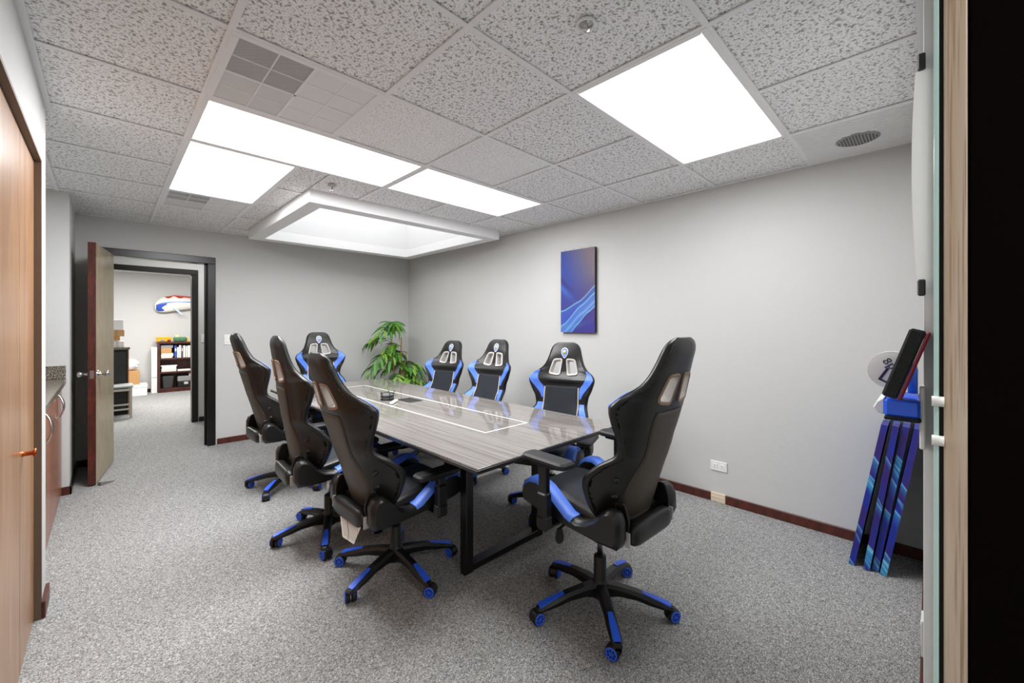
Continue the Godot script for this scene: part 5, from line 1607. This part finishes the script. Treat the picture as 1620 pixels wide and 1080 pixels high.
# ---------------------------------------------------------------- potted plant
func build_plant() -> void:
	var p := thing("potted_bamboo_palm", Vector3(2.93, 0, -5.3), "leafy green bamboo palm in a dark pot in the room corner", "plant")
	var st := S()
	lathe(st, [Vector2(0, 0), Vector2(0.13, 0), Vector2(0.15, 0.02), Vector2(0.185, 0.27), Vector2(0.195, 0.275), Vector2(0.195, 0.3), Vector2(0.175, 0.3), Vector2(0.168, 0.26), Vector2(0, 0.26)], 32)
	part("pot", done(st, mat(Color(0.13, 0.12, 0.12), 0.4)), p)
	st = S()
	lathe(st, [Vector2(0, 0.268), Vector2(0.169, 0.262)], 24)
	part("soil", done(st, mat(Color(0.13, 0.1, 0.07), 0.95)), p)
	# leaf: folded lance shape along +z, two rows of quads
	var leaf := func(m: Material, len: float, wid: float, droop: float) -> ArrayMesh:
		var s := S()
		grid(s, 2, 7, func(a: float, b: float):
			var w: float = wid * pow(sin(PI * pow(b, 0.75)), 0.8) * (a * 2 - 1) * 0.5
			return Vector3(w, -droop * b * b + absf(w) * 0.35, len * b))
		return done(s, m)
	var leaves := []
	for q in [["leaf_a", 0.17, 0.038, 0.05], ["leaf_b", 0.18, 0.04, 0.065], ["leaf_c", 0.16, 0.036, 0.04], ["leaf_b", 0.15, 0.036, 0.035], ["leaf_a", 0.19, 0.04, 0.08]]:
		leaves.append(leaf.call(M[q[0]], q[1], q[2], q[3]))
	var r := RandomNumberGenerator.new()
	r.seed = 21
	var stems := [[Vector3(-0.05, 0.26, 0.03), Vector3(-0.09, 1.39, 0.0)], [Vector3(0.05, 0.26, 0.0), Vector3(0.05, 1.2, 0.05)], [Vector3(0.0, 0.26, 0.06), Vector3(0.1, 1.0, 0.1)]]
	var stem_nodes := []
	for q in stems:
		st = S()
		var pts := []
		for k in 9:
			var t := k / 8.0
			pts.append(q[0].lerp(q[1], t) + Vector3(sin(t * 5.0) * 0.008, 0, cos(t * 4.0) * 0.008))
		tube(st, pts, 0.009, 8)
		for k in range(1, 8):
			lathe(st, [Vector2(0.009, -0.004), Vector2(0.0115, 0), Vector2(0.009, 0.004)], 8, Transform3D(Basis(), pts[k]))
		stem_nodes.append(part("stem", done(st, M.bamboo), p))
	# fronds: [stem, height fraction, compass angle, length, rise]
	var fr := []
	for k in 20:
		var si: int = [0, 1, 0, 2, 0, 1][k % 6]
		var t := lerpf(0.36, 1.0, fmod(k * 0.381 + 0.1, 1.0))
		fr.append([si, t, k * 2.4 + 0.5, lerpf(0.44, 0.27, t) * r.randf_range(0.85, 1.15), lerpf(0.1, 0.25, t)])
	fr.append([0, 1.0, 2.6, 0.16, 0.2])
	fr.append([0, 1.0, 0.2, 0.12, 0.22])
	for q in [[0, 0.5, -1.5, 0.36, 0.14], [0, 0.6, -1.1, 0.36, 0.16], [0, 0.42, -1.9, 0.3, 0.1], [1, 0.4, 0.4, 0.28, 0.08], [0, 0.38, -0.3, 0.26, 0.08]]:
		fr.append(q)
	for q in fr:
		var o: Vector3 = stems[q[0]][0].lerp(stems[q[0]][1], q[1])
		var dir := Vector3(sin(q[2]), 0, cos(q[2]))
		# keep clear of the two walls of the corner
		var lenq: float = q[3]
		var w_end := Vector3(2.93, 0, -5.3) + o + dir * (lenq + 0.08)
		if w_end.x > WALL_R - 0.04: dir.x *= 0.35
		if w_end.z < WALL_A + 0.05: dir.z *= 0.35
		st = S()
		var pts := []
		for k in 7:
			var t := k / 6.0
			pts.append(o + dir * lenq * t + Vector3(0, q[4] * lenq * 4.0 * t * (1.0 - t * 0.95) - 0.1 * t * t * lenq, 0))
		tube(st, pts, [0.004, 0.0037, 0.0034, 0.003, 0.0026, 0.0022, 0.0018], 6)
		var f := part("frond", done(st, mat(Color(0.36, 0.46, 0.18), 0.5)), p)
		var n := 11
		for k in n:
			var t := lerpf(0.18, 1.0, k / float(n - 1))
			var i := mini(int(t * 6), 5)
			var at: Vector3 = pts[i].lerp(pts[i + 1], t * 6 - i)
			var tang: Vector3 = (pts[i + 1] - pts[i]).normalized()
			var sgn := 1.0 if k % 2 else -1.0
			var lat := tang.cross(Vector3.UP).normalized() * sgn
			var d := (tang * (0.75 if k < n - 1 else 2.0) + lat * 0.8 + Vector3(0, r.randf_range(-0.65, 0.1), 0)).normalized()
			var tip := Vector3(2.93, 0, -5.3) + at + d * 0.17
			if tip.x > WALL_R - 0.01: d.x = -absf(d.x) * 0.4
			if tip.z < WALL_A + 0.01: d.z = absf(d.z) * 0.4
			d = d.normalized()
			var lf := part("leaf", leaves[r.randi() % leaves.size()], f, at)
			lf.basis = Basis.looking_at(-d, Vector3.UP) * Basis(Vector3.BACK, r.randf_range(-0.5, 0.5))
			lf.scale = Vector3.ONE * r.randf_range(0.85, 1.25)
